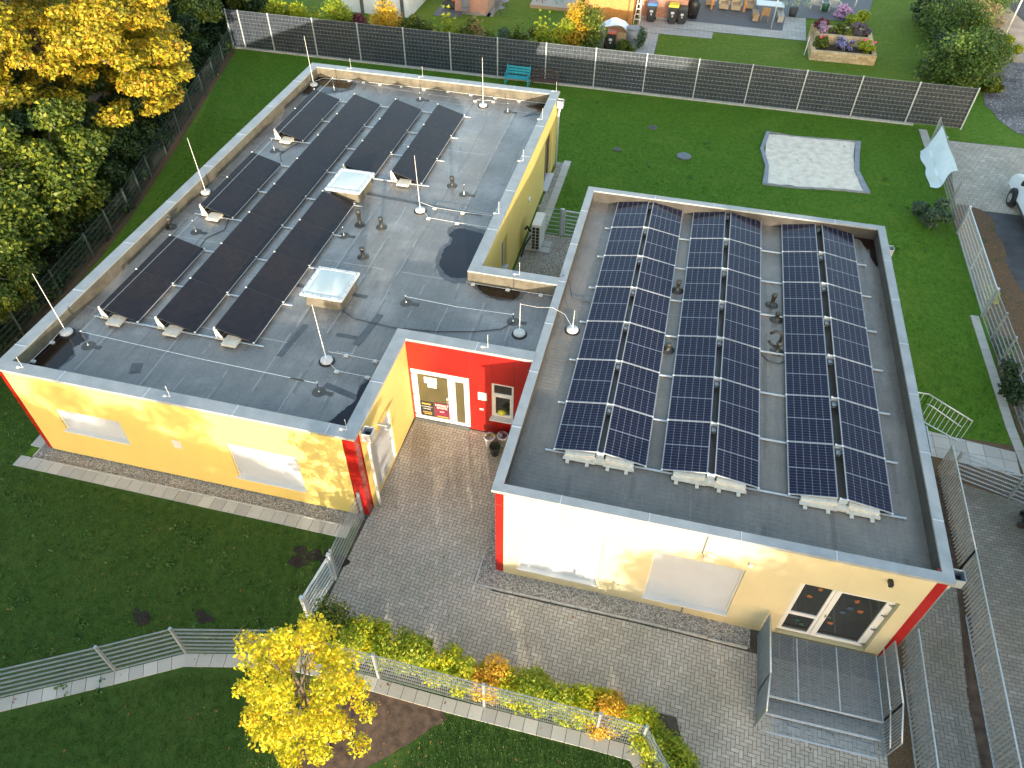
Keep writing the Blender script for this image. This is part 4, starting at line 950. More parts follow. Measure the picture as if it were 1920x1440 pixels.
wire('conductor_wire', [(-14.0, 20.6, ZR+.1), (-13.7, 21.3), (-12.43, 21.42), (-8.8, 21.5), (-4.3, 21.42), (-2.95, 21.40)], .007, 'white', 'conductor wire with pale block holders along the far edge of the yellow building roof', 'wire',
     [(-12.43, 21.42), (-11.74, 21.43), (-10.93, 21.44), (-9.89, 21.46), (-8.81, 21.48), (-7.66, 21.48), (-6.56, 21.47), (-5.43, 21.44), (-4.30, 21.42)], group=gw)
wire('conductor_wire', [(-5.75, 20.6, ZR+.35), (-6.2, 20.9), (-5.45, 21.1), (-5.75, 20.7, ZR+.2)], .006, 'white', 'short stay wire at the foot of the far right lightning rod', 'wire', [(-6.2, 20.9), (-5.40, 21.05)], group=gw)
wire('conductor_wire', [(-5.75, 11.9, ZR+.3), (-5.28, 12.05), (-4.21, 12.02), (-2.95, 12.07)], .007, 'white', 'conductor wire from the rod by the rear skylight, the farther of its two wires', 'wire', [(-5.28, 12.05), (-4.21, 12.02)], group=gw)
wire('conductor_wire', [(-5.6, 11.7, ZR+.1), (-5.30, 11.36), (-4.21, 11.31), (-2.95, 11.30)], .007, 'white', 'conductor wire from the rod by the rear skylight, the nearer of its two wires', 'wire', [(-5.30, 11.36), (-4.21, 11.31)], group=gw)
wire('conductor_wire', [(-5.8, 3.7, ZR+.3), (-5.39, 3.93), (-4.48, 3.91), (-4.15, 3.91)], .007, 'white', 'conductor wire from the rod before the front skylight, the farther of its two wires', 'wire', [(-5.39, 3.93), (-4.48, 3.91)], group=gw)
wire('conductor_wire', [(-5.75, 3.5, ZR+.1), (-5.39, 3.24), (-4.45, 3.23), (-4.15, 3.22)], .007, 'white', 'conductor wire from the rod before the front skylight, the nearer of its two wires', 'wire', [(-5.39, 3.24), (-4.45, 3.23)], group=gw)
wire('conductor_wire', [(-14.0, 2.8, ZR+.1), (-13.98, 2.33), (-14.0, 1.5), (-14.02, 1.06)], .007, 'white', 'conductor wire over the dark brown puddle at the front left corner', 'wire', [(-13.97, 2.33), (-13.97, 1.5)], group=gw)
wire('conductor_wire', [(-2.95, 8.10), (-2.72, 8.08), (-1.56, 8.07), (-.48, 8.08), (-.02, 8.1)], .007, 'white', 'conductor wire along the back edge of the connecting roof', 'wire', [(-2.72, 8.08), (-1.56, 8.07), (-.48, 8.08)], group=gw)
wire('conductor_wire', [(-.72, 6.11, ZR+1.18), (-.3, 6.6, ZR+.75), (.1, 7.0, ZR+.5), (.5, 6.9, ZR+.4), (.8, 6.67, ZR+.12)], .005, 'white', 'thin wire hanging between the two short rods across the roof edge', 'wire', group=gw)
top = lambda k_: (*ANCH[k_][:2], ZR+ANCH[k_][2])
gs = 'safety cables strung between the roof anchors'
wire('safety_cable', [top('B'), top('A'), top('C'), top('D')], .006, 'steel', 'long safety cable over the short solar rows at the left roof edge', 'cable', group=gs)
wire('safety_cable', [top('D'), top('E'), top('F')], .006, 'steel', 'safety cable across the far end of the yellow building roof', 'cable', group=gs)
wire('safety_cable', [top('B'), (-9.2, 2.45, ZR+.40), top('K')], .006, 'steel', 'safety cable across the front end of the yellow building roof', 'cable', group=gs)
wire('safety_cable', [top('I'), (-2.8, 6.66, ZR+.2), top('J')], .008, 'steel', 'short safety cable on the connecting roof', 'cable', group=gs)
mb = MB(); mb.tube([(-6.35, 2.41, ZR+.345), (-5.95, 2.405, ZR+.34)], .028, 8); tag(mb.build('cable_damper', 'black'), 'black shock absorber sleeve on the front safety cable', 'cable damper')
gc = 'black cables lying on the roofs'
for lab, pts in (('black cable curling over the connecting roof from the front skylight', [(-6.5, 5.9), (-5.8, 5.55), (-4.5, 5.45), (-3.2, 5.6), (-2.0, 5.9), (-1.3, 6.2), (-1.05, 6.55)]),
                 ('black cable running out of the middle left solar row', [(-12.2, 9.6), (-12.0, 8.9), (-12.35, 8.3), (-12.3, 7.8)]),
                 ('black cable between the far left solar row and the row before it', [(-12.1, 15.5), (-12.35, 14.9), (-12.5, 14.3), (-12.2, 13.8)]),
                 ('black cable crossing from the cream building onto the connecting roof', [(-.6, 8.3, ZR+.02), (-.05, 8.55, H2+.02), (.12, 8.7, H2+.02), (.35, 8.6, ZR+.3), (.5, 8.2, ZR+.03), (1.1, 8.1, ZR+.03)]),
                 ('thin black cable around the gooseneck vent', [(6.4, 7.0), (6.6, 6.75), (6.9, 6.7), (7.1, 6.9)])):
    root = tag(MB().tube([(p_[0], p_[1], p_[2] if len(p_) > 2 else ZR+.02) for p_ in pts], .012, 5).build('cable', 'cable'), lab, 'cable', gc)
gp = 'short air terminals clipped to the roof edge'
terms = [(-13.55, .85, .42, 'by the front left corner of the yellow building'), (-9.05, .85, .42, 'in the middle of the front edge of the yellow building'), (-4.05, .9, .42, 'at the front right corner of the yellow building'),
         (-1.35, 4.8, .5, 'above the red entrance wall'), (-1.25, 8.35, .5, 'on the back edge of the connecting roof'), (-12.4, 21.7, .5, 'on the far edge above the left solar rows'), (-8.9, 21.7, .5, 'in the middle of the far roof edge'),
         (-2.7, 21.8, .45, 'at the far right corner of the yellow building'), (-2.75, 19.0, .5, 'on the garden side roof edge, the farthest of three'), (-2.75, 15.4, .5, 'on the garden side roof edge, the middle of three'), (-2.75, 11.6, .5, 'on the garden side roof edge beside the dark puddle')]
for x, y, h_, lab in terms:
    mb = MB(); mb.tube([(x-.16, y, H1+.02), (x, y, H1+.02), (x, y, H1+h_)], .009, 5); mb.box(x-.20, y-.03, H1+.001, x-.12, y+.03, H1+.03)
    tag(mb.build('air_terminal', 'white'), 'thin white air terminal '+lab, 'air terminal', gp)

# ------------------------------------------------------------------ fences
simple('galv_shaded', (.10, .13, .12), .6, .3, .2, 4, .1)  # galvanised steel with the shade under the trees put into its colour
def mesh_panel(mb, a, b_, z0, z1, dh=.2, dv=.05, rh=.006, rv=.0035):
    A, B_ = Vector((a[0], a[1], 0)), Vector((b_[0], b_[1], 0)); za, zb = G(*a), G(*b_); L = (B_-A).length; d = (B_-A).normalized(); n_ = Vector((d.y, -d.x, 0))
    k = int(round((z1-z0)/dh))
    for i in range(k+1):
        z = z0+(z1-z0)*i/k
        for s_ in (-1, 1): mb.bar(A+n_*s_*.011+Vector((0, 0, za+z)), B_+n_*s_*.011+Vector((0, 0, zb+z)), rh*2, rh*2)
    m_ = int(L/dv)
    for i in range(m_+1):
        p_ = A.lerp(B_, i/m_); zz = za+(zb-za)*i/m_
        mb.bar(p_+Vector((0, 0, zz+z0-.01)), p_+Vector((0, 0, zz+z1+.02)), rv*2, rv*2)
def post(mb, x, y, h_, s_=.03, z=None):
    z = G(x, y) if z is None else z; mb.box(x-s_, y-s_, z-.05, x+s_, y+s_, z+h_); mb.box(x-s_-.005, y-s_-.005, z+h_, x+s_+.005, y+s_+.005, z+h_+.02)
def low_fence(lab, pts, h_=1.25, grp=None, cat='fence', dh=.2, rh=.005, posts=True, maxw=2.6, dv=.05, rv=.0024, mat='galv'):
    root = empty('mesh_fence', (*pts[0], G(*pts[0])), lab, cat, grp); P2 = [pts[0]]
    for a, b_ in zip(pts, pts[1:]):
        L = (Vector(b_)-Vector(a)).length; k = max(1, math.ceil(L/maxw))
        P2 += [tuple(Vector(a).lerp(Vector(b_), (i+1)/k)) for i in range(k)]
    for a, b_ in zip(P2, P2[1:]): mb = MB(); mesh_panel(mb, a, b_, .06, h_, dh, dv, rh, rv); mb.build('mesh_panel', mat, root)
    if posts:
        for p_ in P2: mb = MB(); post(mb, p_[0], p_[1], h_+.04); mb.build('post', mat, root)
    return root
low_fence('low galvanised double-bar mesh fence sweeping through the foreground lawn', FF, 1.25, maxw=2.75)
low_fence('dark green grey mesh fence under the trees at the left', FENCE_L, 1.1, maxw=2.6, rh=.004, rv=.0015, mat='galv_shaded')
# courtyard side fence and gate
low_fence('mesh fence screen at the front corner of the yellow building', [(-3.98, .62), (-4.0, -1.25)], 1.2, maxw=2.2)
def gate(lab, a, b_, h_, mid=False, z0=.08, dh=.18, name='gate'):
    root = empty(name, (*a, G(*a)), lab, 'gate'); A, B_ = Vector((*a, G(*a))), Vector((*b_, G(*b_))); U_ = Vector((0, 0, 1))
    mb = MB(); d = (B_-A).normalized()
    for s0, s1 in ((A+U_*z0, B_+U_*z0), (A+U_*h_, B_+U_*h_)): mb.bar(s0, s1, .045, .045)
    for q in ([0, .5, 1] if mid else [0, 1]): p_ = A.lerp(B_, q); mb.bar(p_+U_*z0, p_+U_*h_, .05, .05)
    mb.build('gate_frame', 'galv_light', root)
    mb = MB(); mesh_panel(mb, tuple(A.xy+d.xy*.03), tuple(B_.xy-d.xy*.03), z0+.03, h_-.03, dh); mb.build('gate_mesh', 'galv_light', root)
    for p_ in (A-d*.09, B_+d*.09): mb = MB(); post(mb, p_.x, p_.y, h_+.06, .045, z=p_.z); mb.build('post', 'galv_light', root)
    return root
gate('narrow gate in the foreground fence beside the yellow tree', (-4.02, -1.45), (-4.15, -2.55), 1.15)
gate('wide double gate with thick frames in the east garden fence', (15.30, 20.4), (15.25, 14.9), 1.25, True)
low_fence('mesh fence between car park and garden, behind the white sheet', [(15.42, 28.9), (15.33, 20.6)], 1.25, dh=.2, rh=.004, rv=.002)
low_fence('mesh fence continuing along the leaf strip from the double gate', [(15.24, 14.7), (15.30, 12.1), (15.36, 9.4), (15.45, 6.9)], 1.25, rh=.005, rv=.0022)
low_fence('short mesh fence closing the gravel yard beside the heat pump', [(-2.15, 16.02), (-1.22, 16.05)], 1.25)
gate('small gate between heat pump yard and garden', (-1.05, 16.05), (.02, 16.02), 1.22)
low_fence('double-bar gate leaf across the path behind the ramp railing', [(12.72, 6.45), (14.35, 5.95), (14.95, 5.75)], 1.05, dh=.17, rh=.009, maxw=2.4)
# tall privacy fence at the back
pf = empty('privacy_fence', (-3, 30.8, 0), 'tall dark grey privacy fence of woven strips with pale posts along the back lawn', 'fence')
PX = [17.16-2.76*i for i in range(15)]+[-23.38, -24.2]
PX[0] = 17.16
PY = 30.80
PH = 2.08
def strip_panel(L, sign):
    mb = MB(); c_ = .10; nb = 10; bh = PH/nb
    for r_ in range(nb):
        k = int(L/c_); z0 = r_*bh+.012; z1 = z0+bh-.014; ph = 0
        for i in range(k):
            x0 = L*i/k; x1 = L*(i+1)/k; o = .014*(1 if (i+r_) % 2 else -1)
            mb.quad((x0+.006, o-.004, z0), (x1-.006, o-.004, z0), (x1-.006, o-.004, z1), (x0+.006, o-.004, z1))
            mb.quad((x1-.006, o-.004, z0), (x1+.006, -o-.004, z0), (x1+.006, -o-.004, z1), (x1-.006, o-.004, z1))
    return mb
for i, (x1, x0) in enumerate(zip(PX, PX[1:])):
    L = x1-x0; mb = strip_panel(L, 1); mb.v = [(x0+x, PY+y, .05+z) for x, y, z in mb.v]; pn = mb.build('privacy_panel', 'privacy', pf)
    mb = MB()
    for r_ in range(11):
        z = .05+r_*PH/10
        for s_ in (-1, 1): mb.box(x0, PY+s_*.026-.003, z-.003, x1, PY+s_*.026+.003, z+.003)
    for j in range(int(L/.2)+1): x = x0+j*L/int(L/.2); mb.box(x-.002, PY-.03, .04, x+.002, PY-.026, .05+PH+.02)
    mb.build('wire_mesh', 'galv', pn)
for x in PX: mb = MB(); mb.box(x-.03, PY-.10, -.02, x+.03, PY-.04, PH+.12); mb.build('post', 'galv_light', pf)

# ------------------------------------------------------------------ bar railings, platform, steps at the right
def railing(lab, pts, zb, zt, gap=.075, wd=.03, name='railing', rail2=None, mat='galv', cat='railing', off=(0, 0)):
    """vertical flat bars between a bottom and a top rail following pts [(x, y)], zb/zt heights per point"""
    root = empty(name, (*pts[0], zb[0]), lab, cat); mb = MB(); tr = MB()
    for i in range(len(pts)-1):
        a0 = Vector((*pts[i], zb[i])); a1 = Vector((*pts[i+1], zb[i+1])); t0_ = Vector((pts[i][0]+off[0], pts[i][1]+off[1], zt[i])); t1_ = Vector((pts[i+1][0]+off[0], pts[i+1][1]+off[1], zt[i+1]))
        L = (a1-a0).length; k = max(2, int(L/gap))
        for j in range(k+1): mb.bar(a0.lerp(a1, j/k), t0_.lerp(t1_, j/k), wd, .008)
        mb.bar(a0, a1, .04, .012); tr.tube([t0_, t1_], .021, 8)
        if rail2: tr.tube([a0.lerp(t0_, rail2)+Vector((-.09, 0, 0)), a1.lerp(t1_, rail2)+Vector((-.09, 0, 0))], .018, 8)
    mb.build('railing_bars', mat, root); tr.build('handrail', 'galv_light', root, True); return root
railing('long bar railing along the dug path, nearest the cream building', [(10.82, .45), (10.80, -9)], [-.42, -.5], [.72, .55], .11, .045)
railing('long bar railing on the far side of the dug path', [(12.46, 6.62), (12.48, 3.0), (12.52, -9)], [.0, -.08, -.5], [1.1, 1.02, .58], .12, .05)
PT = -.22
pl = empty('entrance_platform', (8.6, -1.2, -.5), 'galvanised steel grating platform with two steps before the double glass door', 'platform')
def grating(parent, x0, x1, y0, y1, z, name='grating', step=.038):
    mb = MB(); n = int((y1-y0)/step)
    for i in range(n+1): y = y0+(y1-y0)*i/n; mb.box(x0, y-.007, z-.028, x1, y+.007, z)
    for i in range(int((x1-x0)/.35)+1): x = x0+i*.35; mb.box(x-.004, y0, z-.026, x+.004, y1, z-.004)
    for i in range(3): x = x0+(x1-x0)*(i+.5)/2.6; 
    return mb.build(name, 'galv', parent)
grating(pl, 7.35, 10.08, -1.66, .0, PT); grating(pl, 7.27, 10.05, -2.05, -1.70, PT-.14, 'step'); grating(pl, 7.18, 9.98, -2.44, -2.09, PT-.26, 'step')
mb = MB()
for y, z, a, b_ in ((-1.68, PT, 7.35, 10.08), (-2.07, PT-.14, 7.27, 10.05), (-2.46, PT-.26, 7.18, 9.98)): mb.box(a, y-.02, z-.04, b_, y+.02, z+.004)
mb.box(7.32, -1.68, PT-.1, 7.35, .0, PT+.003); mb.box(10.08, -1.68, PT-.1, 10.11, .0, PT+.003); mb.box(8.12, -1.66, PT-.001, 8.15, 0, PT+.003); mb.box(9.10, -1.66, PT-.001, 9.13, 0, PT+.003)
mb.build('edge_bar', 'galv_light', pl)
mb = MB(); mb.box(7.3, -2.4, -.56, 10.05, -.02, -.53); mb.build('shade_sheet', 'upstand_dark', pl)  # dark sheet added below the grating in place of the shade there
def side(lab, x, xo, r2=None):
    pts = [(x, -.06), (x, -1.6), (x-.03, -2.42)]; return railing(lab, pts, [-.38, -.42, -.50], [.78, .78, .52], .05 if x < 8 else .07, .042, rail2=r2, cat='railing', off=(xo, 0))
side('dense bar railing on the left side of the steel platform', 7.2, .02)
side('bar railing with inner handrail on the right side of the steel platform', 10.13, .06, .62)
# rear stairs by the garden
st = empty('rear_stair', (11.4, 7.6, 0), 'small galvanised stair at the garden side of the cream building', 'stair')
grating(st, 10.5, 11.6, 7.2, 8.35, .36); grating(st, 11.62, 11.98, 7.2, 8.35, .20, 'step'); grating(st, 12.0, 12.36, 7.2, 8.35, .06, 'step')
mb = MB(); mb.box(11.60, 7.2, .32, 11.63, 8.35, .37); mb.box(11.98, 7.2, .16, 12.01, 8.35, .21); mb.box(12.34, 7.2, .02, 12.38, 8.35, .07); mb.build('edge_bar', 'galv_light', st)
railing('open bar railing over the lawn beside the rear stair', [(10.6, 8.42), (11.95, 8.42), (13.3, 7.95)], [.30, .28, .02], [1.38, 1.36, .98], .14, .018, mat='galv_light', rail2=None)
mb = MB(); mb.tube([(12.0, 8.35, 1.0), (12.15, 8.3, 1.0), (13.1, 7.95, .66)], .018, 8); tag(mb.build('handrail', 'galv_light', smooth=True), 'short loose handrail tube in front of the rear stair railing', 'handrail')
mb = MB(); mb.tube([(10.95, 6.2, .02), (10.95, 6.2, .9), (10.95, 4.2, .9)], .06, 10); 
mb = MB(); mb.tube([(10.9, 6.3, .09), (10.88, 4.6, .05)], .09, 10); tag(mb.build('drain_pipe', 'concrete'), 'thick pale pipe lying beside the cream building', 'pipe')
# ------------------------------------------------------------------ small things round the buildings
hp = empty('heat_pump', (-1.95, 15.0, 0), 'white heat pump unit with black grille on concrete slabs in the gravel yard', 'heat pump')
mb = MB(); mb.box(-2.14, 14.52, .14, -1.78, 15.5, 1.36); mb.build('casing', 'white', hp, bevel=.015)
mb = MB()
for r_ in range(7):
    for c__ in range(2): mb.box(-2.11+c__*.155, 14.512, .22+r_*.15, -1.985+c__*.155, 14.522, .345+r_*.15)
mb.build('grille', 'black', hp)
mb = MB()
for a in ((-2.46, 14.62, -1.42, 15.0), (-2.46, 15.04, -1.42, 15.45)): mb.box(a[0], a[1], -.02, a[2], a[3], .06)
mb.box(-2.1, 14.7, .06, -1.82, 14.78, .14); mb.box(-2.1, 15.25, .06, -1.82, 15.33, .14); mb.build('base_slab', 'slab_light', hp, bevel=.008)
mb = MB(); mb.tube([(-2.12, 15.0, .7), (-2.3, 15.0, .75), (-2.42, 14.95, .95), (-2.46, 14.8, .9)], .05, 8); mb.tube([(-2.2, 14.95, .6), (-2.4, 14.6, .3), (-2.45, 14.1, .05)], .035, 8); mb.build('insulated_hose', 'cable', hp, True)
mb = MB(); mb.tube([(-.62+.42*math.cos(a/10*math.pi), 9.3+.30*math.sin(a/10*math.pi), .04) for a in range(0, 18)], .018, 6); tag(mb.build('hose', 'yellow_plastic'), 'yellow hose coiled on gravel behind the connecting roof', 'hose')
def pot(x, y, r_, h_, mat, lab, fill, seed):
    z = G(x, y); root = empty('flower_pot', (x, y, z), lab, 'flower pot', 'flower pots by the red wall')
    mb = MB(); mb.lathe((x, y, z+.015), [(r_*.68, 0), (r_, h_*.94), (r_+.012, h_*.95), (r_+.012, h_), (r_-.02, h_), (r_-.03, h_-.05), (.01, h_-.05)], 20); mb.build('pot', mat, root, True)
    leaves('plant', clumps((x, y, z+h_+.04), r_*.7, r_*.7, .08, 7, .05, .09, seed), 90, .035, fill, root, spread=1)
pot(-1.17, 4.18, .17, .40, 'white', 'white flower pot with a yellow bloom by the red wall', 'leaf_straw', 1)
pot(-.78, 4.30, .17, .42, 'white', 'white flower pot with a purple plant in the corner by the cream building', 'petal_red', 2)
pot(-.92, 3.86, .17, .36, 'dark_plastic', 'dark round flower pot in front of the two white ones', 'leaf_dark', 3)
mb = MB(); mb.lathe((-1.08, 4.22, G(-1.1, 4.2)+.44), [(.02, 0), (.05, .03), (.02, .06)], 8); tag(mb.build('flower', 'yellow_plastic'), 'single yellow bloom in the white pot', 'flower')
# benches at the fence
bn = empty('bench', (-6.3, 30.2, 0), 'turquoise slatted garden bench against the dark privacy fence', 'bench')
mb = MB()
for i in range(4): mb.box(-6.98, 29.72+i*.12, .44, -5.72, 29.81+i*.12, .47)
mb.build('seat', 'turquoise', bn)
mb = MB()
for i in range(3): mb.bar((-6.98, 30.22+i*.035, .60+i*.14), (-5.72, 30.22+i*.035, .60+i*.14), .025, .11)
mb.build('backrest', 'turquoise', bn)
for x in (-7.0, -5.70):
    mb = MB(); mb.bar((x, 29.75, 0), (x, 29.75, .66), .05, .05); mb.bar((x, 30.15, 0), (x, 30.36, .98), .05, .05); mb.bar((x, 29.70, .66), (x, 30.26, .66), .05, .04); mb.build('leg', 'turquoise', bn)
bn = empty('bench', (-4.9, 30.2, 0), 'ornate brown cast iron bench right of the turquoise bench', 'bench')
mb = MB()
for i in range(4): mb.box(-5.5, 29.72+i*.12, .42, -4.1, 29.81+i*.12, .45)
mb.build('seat', 'brown_iron', bn)
mb = MB(); mb.tube([(-5.5, 30.22, .5), (-5.5, 30.3, .78), (-5.1, 30.32, .9), (-4.8, 30.33, .94), (-4.5, 30.32, .9), (-4.1, 30.3, .78), (-4.1, 30.22, .5)], .03, 6); mb.tube([(-5.5, 30.25, .56), (-4.1, 30.25, .56)], .025, 6)
for i in range(9): mb.tube([(-5.35+i*.14+.07*math.cos(a*.9), 30.28, .72+.11*math.sin(a*.9)) for a in range(8)], .014, 5)
mb.build('backrest', 'brown_iron', bn)
for x in (-5.5, -4.1): mb = MB(); mb.tube([(x, 29.75, 0), (x, 29.74, .4), (x, 29.72, .64), (x, 30.2, .64), (x, 30.22, .3), (x, 30.28, 0)], .028, 6); mb.build('leg', 'brown_iron', bn)
for i, (px, py, r_, lab) in enumerate(((1224, 240, .22, 'small dark drain cover far out on the back lawn'), (1282, 294, .36, 'large round manhole cover in the back lawn near the sandpit'), (1157, 281, .18, 'smallest drain cover, nearest the benches side of the lawn'))):
    x, y, _ = at(px, py); root = empty('manhole_cover', (x, y, 0), lab, 'manhole cover', 'drain covers in the back lawn')
    mb = MB(); mb.lathe((x, y, .005), [(r_, 0), (r_, .05), (r_*.9, .06)], 20); mb.build('rim', 'zinc_dark', root); mb = MB(); mb.lathe((x, y, .055), [(r_*.82, 0), (r_*.8, .02)], 20); mb.build('lid', 'zinc_dark' if i == 1 else 'upstand_dark', root)
# wind-blown white sheet on the east fence
nx_, ny_ = 14, 22; mb = MB(); r_ = random.Random(3)
def clothp(i, j):
    u_, v_ = i/nx_, j/ny_; x = 15.29*(1-u_)+14.72*u_; z = 1.28*(1-u_)**1.15+.05
    ya, yb = 27.9-.25*u_-.5*math.sin(u_*3)*.5, 23.5+.5*u_+.25*math.sin(u_*7)
    if u_ > .6: x += .04*math.sin(v_*14)
    return (x+.02*math.sin(v_*9+u_*3), yb+(ya-yb)*v_, z+.02*math.sin(v_*11)*math.sin(u_*5))
for i in range(nx_):
    for j in range(ny_): mb.quad(clothp(i, j), clothp(i+1, j), clothp(i+1, j+1), clothp(i, j+1))
tag(mb.build('white_sheet', 'tarp', smooth=True), 'white plastic sheet hanging over the mesh fence by the car park', 'sheet')
shrub('bluish green shrub growing at the fence below the white sheet', (14.35, 21.2, 0), .95, 1.15, .85, 4200, .065, 'leaf_bluegreen', 31)
# wheelie bins
def wheelie(x, y, z, lid, lab, rot=0, s_=1., body='dark_plastic', grp='wheelie bins', sticker=True):
    root = empty('wheelie_bin', (x, y, z), lab, 'bin', grp)
    def pr(pts0, z0, pts1, z1, mb):
        n = len(mb.v); mb.v += [(a, b_, z0) for a, b_ in pts0]+[(a, b_, z1) for a, b_ in pts1]
        for f in ((3, 2, 1, 0), (4, 5, 6, 7), (0, 1, 5, 4), (1, 2, 6, 5), (2, 3, 7, 6), (3, 0, 4, 7)): mb.f.append(tuple(n+i for i in f)); mb.m.append(0)
    q = lambda a, b_: [(-a, -b_), (a, -b_), (a, b_), (-a, b_)]
    ca, sa = math.cos(rot), math.sin(rot)
    def fin(mb): mb.v = [(x+(a*ca-b_*sa)*s_, y+(a*sa+b_*ca)*s_, z+c__*s_) for a, b_, c__ in mb.v]; return mb
    mb = MB(); pr(q(.21, .24), .06, q(.28, .32), .95, mb); mb.box(-.30, -.34, .92, .30, .34, .96); fin(mb).build('bin_body', body, root, bevel=.015)
    mb = MB(); n = len(mb.v); pr(q(.30, .35), .962, q(.24, .29), 1.06, mb); mb.box(-.25, .33, .93, .25, .40, .99); fin(mb).build('lid', lid, root, bevel=.015)
    for sx in (-.24, .24): mb = MB(); mb.v = []; mb.tube([(sx-.03, .24, .10), (sx+.03, .24, .10)], .10, 14); fin(mb).build('wheel', 'rubber', root)
    if sticker: mb = MB(); mb.box(-.11, -.325, .60, .08, -.300, .72); mb.box(-.05, -.315, .44, .03, -.285, .54); fin(mb).build('sticker', 'white', root)
    return root
gb = 'wheelie bins of the neighbours'
wheelie(-.10, 41.72, 0, 'blue_plastic', 'black wheelie bin with a blue lid against the brick wall', grp=gb, s_=1.12)
wheelie(1.26, 41.72, 0, 'yellow_plastic', 'black wheelie bin with a bright yellow lid', grp=gb, s_=1.14)
wheelie(1.88, 41.85, 0, 'dark_plastic', 'smaller all black wheelie bin right of the yellow lidded one', grp=gb, s_=.98)
wheelie(-2.62, 36.35, 0, 'grey_plastic', 'grey lidded bin in front of the white covered pile', grp=gb, body='grey_plastic', s_=1.0, sticker=False)
wheelie(-2.0, 36.35, 0, 'red_plastic', 'black wheelie bin with a rusty red lid before the white covered pile', grp=gb, s_=1.08)
gb = 'wheelie bins on the path by the right picture edge'
wheelie(14.75, 5.05, 0, 'blue_plastic', 'black bin with a dark blue lid beside the path gate', rot=1.2, grp=gb, s_=1.05)
wheelie(14.9, 4.1, 0, 'black', 'all black bin second from the path gate', rot=1.3, grp=gb, s_=1.05, sticker=False, body='black')
wheelie(15.05, 3.2, -.02, 'black', 'all black bin farthest from the path gate', rot=1.35, grp=gb, s_=1.05, sticker=False, body='black')
# white van
vn = empty('van', (19.0, 21.4, 0), 'white panel van parked at the right edge of the picture', 'van')
prof = [(18.35, .38), (18.30, 1.1), (18.42, 1.9), (18.6, 2.0), (22.5, 2.0), (22.95, 1.92), (23.75, 1.28), (24.45, 1.08), (24.72, .80), (24.75, .42)]
xs_ = [(18.02, .0), (18.10, 1.), (19.92, 1.), (20.0, .0)]
mb = MB(); rings = []
for side_, (xa, xb) in enumerate(((18.02, 18.16), (20.0, 19.86))):
    k = len(mb.v)
    for y, z in prof: f = ss((z-.9)/1.1); mb.v.append((xa+(xb-xa)*f, y, z))
    rings.append(k)
n = len(prof)
for i in range(n): j = (i+1) % n; mb.f.append((rings[0]+i, rings[0]+j, rings[1]+j, rings[1]+i)); mb.m.append(0)
mb.f.append(tuple(rings[0]+i for i in range(n))); mb.f.append(tuple(rings[1]+i for i in range(n))[::-1]); mb.m += [0, 0]
mb.build('body', 'car_paint', vn, bevel=.05)
def quadm(name, mat, *q, parent=vn):
    mb = MB(); mb.quad(*q); a, b_, c__ = [Vector(v_) for v_ in q[:3]]; nn = (b_-a).cross(c__-a).normalized()*.012; mb.quad(*[tuple(Vector(v_)+nn) for v_ in q]); return mb.build(name, mat, parent)
mb = MB(); mb.bar((19.01, 23.02, 1.90), (19.01, 23.74, 1.33), 1.52, .03); mb.build('windscreen', 'car_glass', vn)
mb = MB(); mb.v = [(18.035+.12*ss((z-.9)/1.1)-.022, y, z) for y, z in ((22.0, 1.22), (23.45, 1.22), (22.85, 1.78), (22.05, 1.82))]; mb.f = [(0, 1, 2, 3)]; mb.m = [0]; mb.build('side_window', 'car_glass', vn)
for y in (23.55, 19.55):
    for x in (18.0, 20.02):
        s_ = -1 if x < 19 else 1
        mb = MB(); mb.tube([(x-.10, y, .33), (x+.10, y, .33)], .34, 22); wh = mb.build('wheel', 'rubber', vn, bevel=.02)
        mb = MB(); mb.tube([(x+s_*.085, y, .33), (x+s_*.112, y, .33)], .21, 18); mb.tube([(x+s_*.11, y, .33), (x+s_*.125, y, .33)], .06, 10); mb.build('rim', 'steel', wh)
        mb = MB(); mb.tube([(x-s_*.02-.09, y, .36), (x-s_*.02+.09, y, .36)], .42, 22); mb.build('wheel_arch', 'black', vn)
mb = MB(); mb.box(17.995, 20.2, .40, 18.05, 22.9, .50); mb.build('side_trim', 'dark_plastic', vn)
mb = MB(); mb.box(18.0, 18.42, .95, 18.06, 18.62, 1.5); mb.build('tail_light', 'amber', vn)
mb = MB(); mb.box(17.85, 23.0, 1.22, 18.02, 23.12, 1.42); mb.build('wing_mirror', 'black', vn)
mb = MB(); mb.box(18.005, 21.3, 1.0, 18.03, 21.5, 1.05); mb.build('door_handle', 'black', vn)
# lamp post
lp = empty('lamp_post', (21.75, 43.8, 0), 'slim pale lamp post leaning over the sandy verge at the top right', 'lamp post')
mb = MB(); mb.tube([(21.75, 43.8, 0), (21.78, 43.8, 2.6), (21.8, 43.8, 5.2)], .055, 10, .04); mb.build('pole', 'white', lp, True)
mb = MB(); mb.tube([(21.8, 43.8, 5.2), (21.9, 43.9, 5.45), (22.3, 44.1, 5.5)], .04, 8); mb.build('arm', 'white', lp); mb = MB(); mb.box(22.2, 43.95, 5.44, 22.8, 44.25, 5.54); mb.build('lamp_head', 'galv', lp, bevel=.02)
# stake
mb = MB(); mb.tube([(-2.05, -5.05, -.25), (-2.2, -5.1, 1.6)], .05, 8); tag(mb.build('tree_stake', 'pale_wood'), 'wooden stake supporting the yellow tree', 'stake')

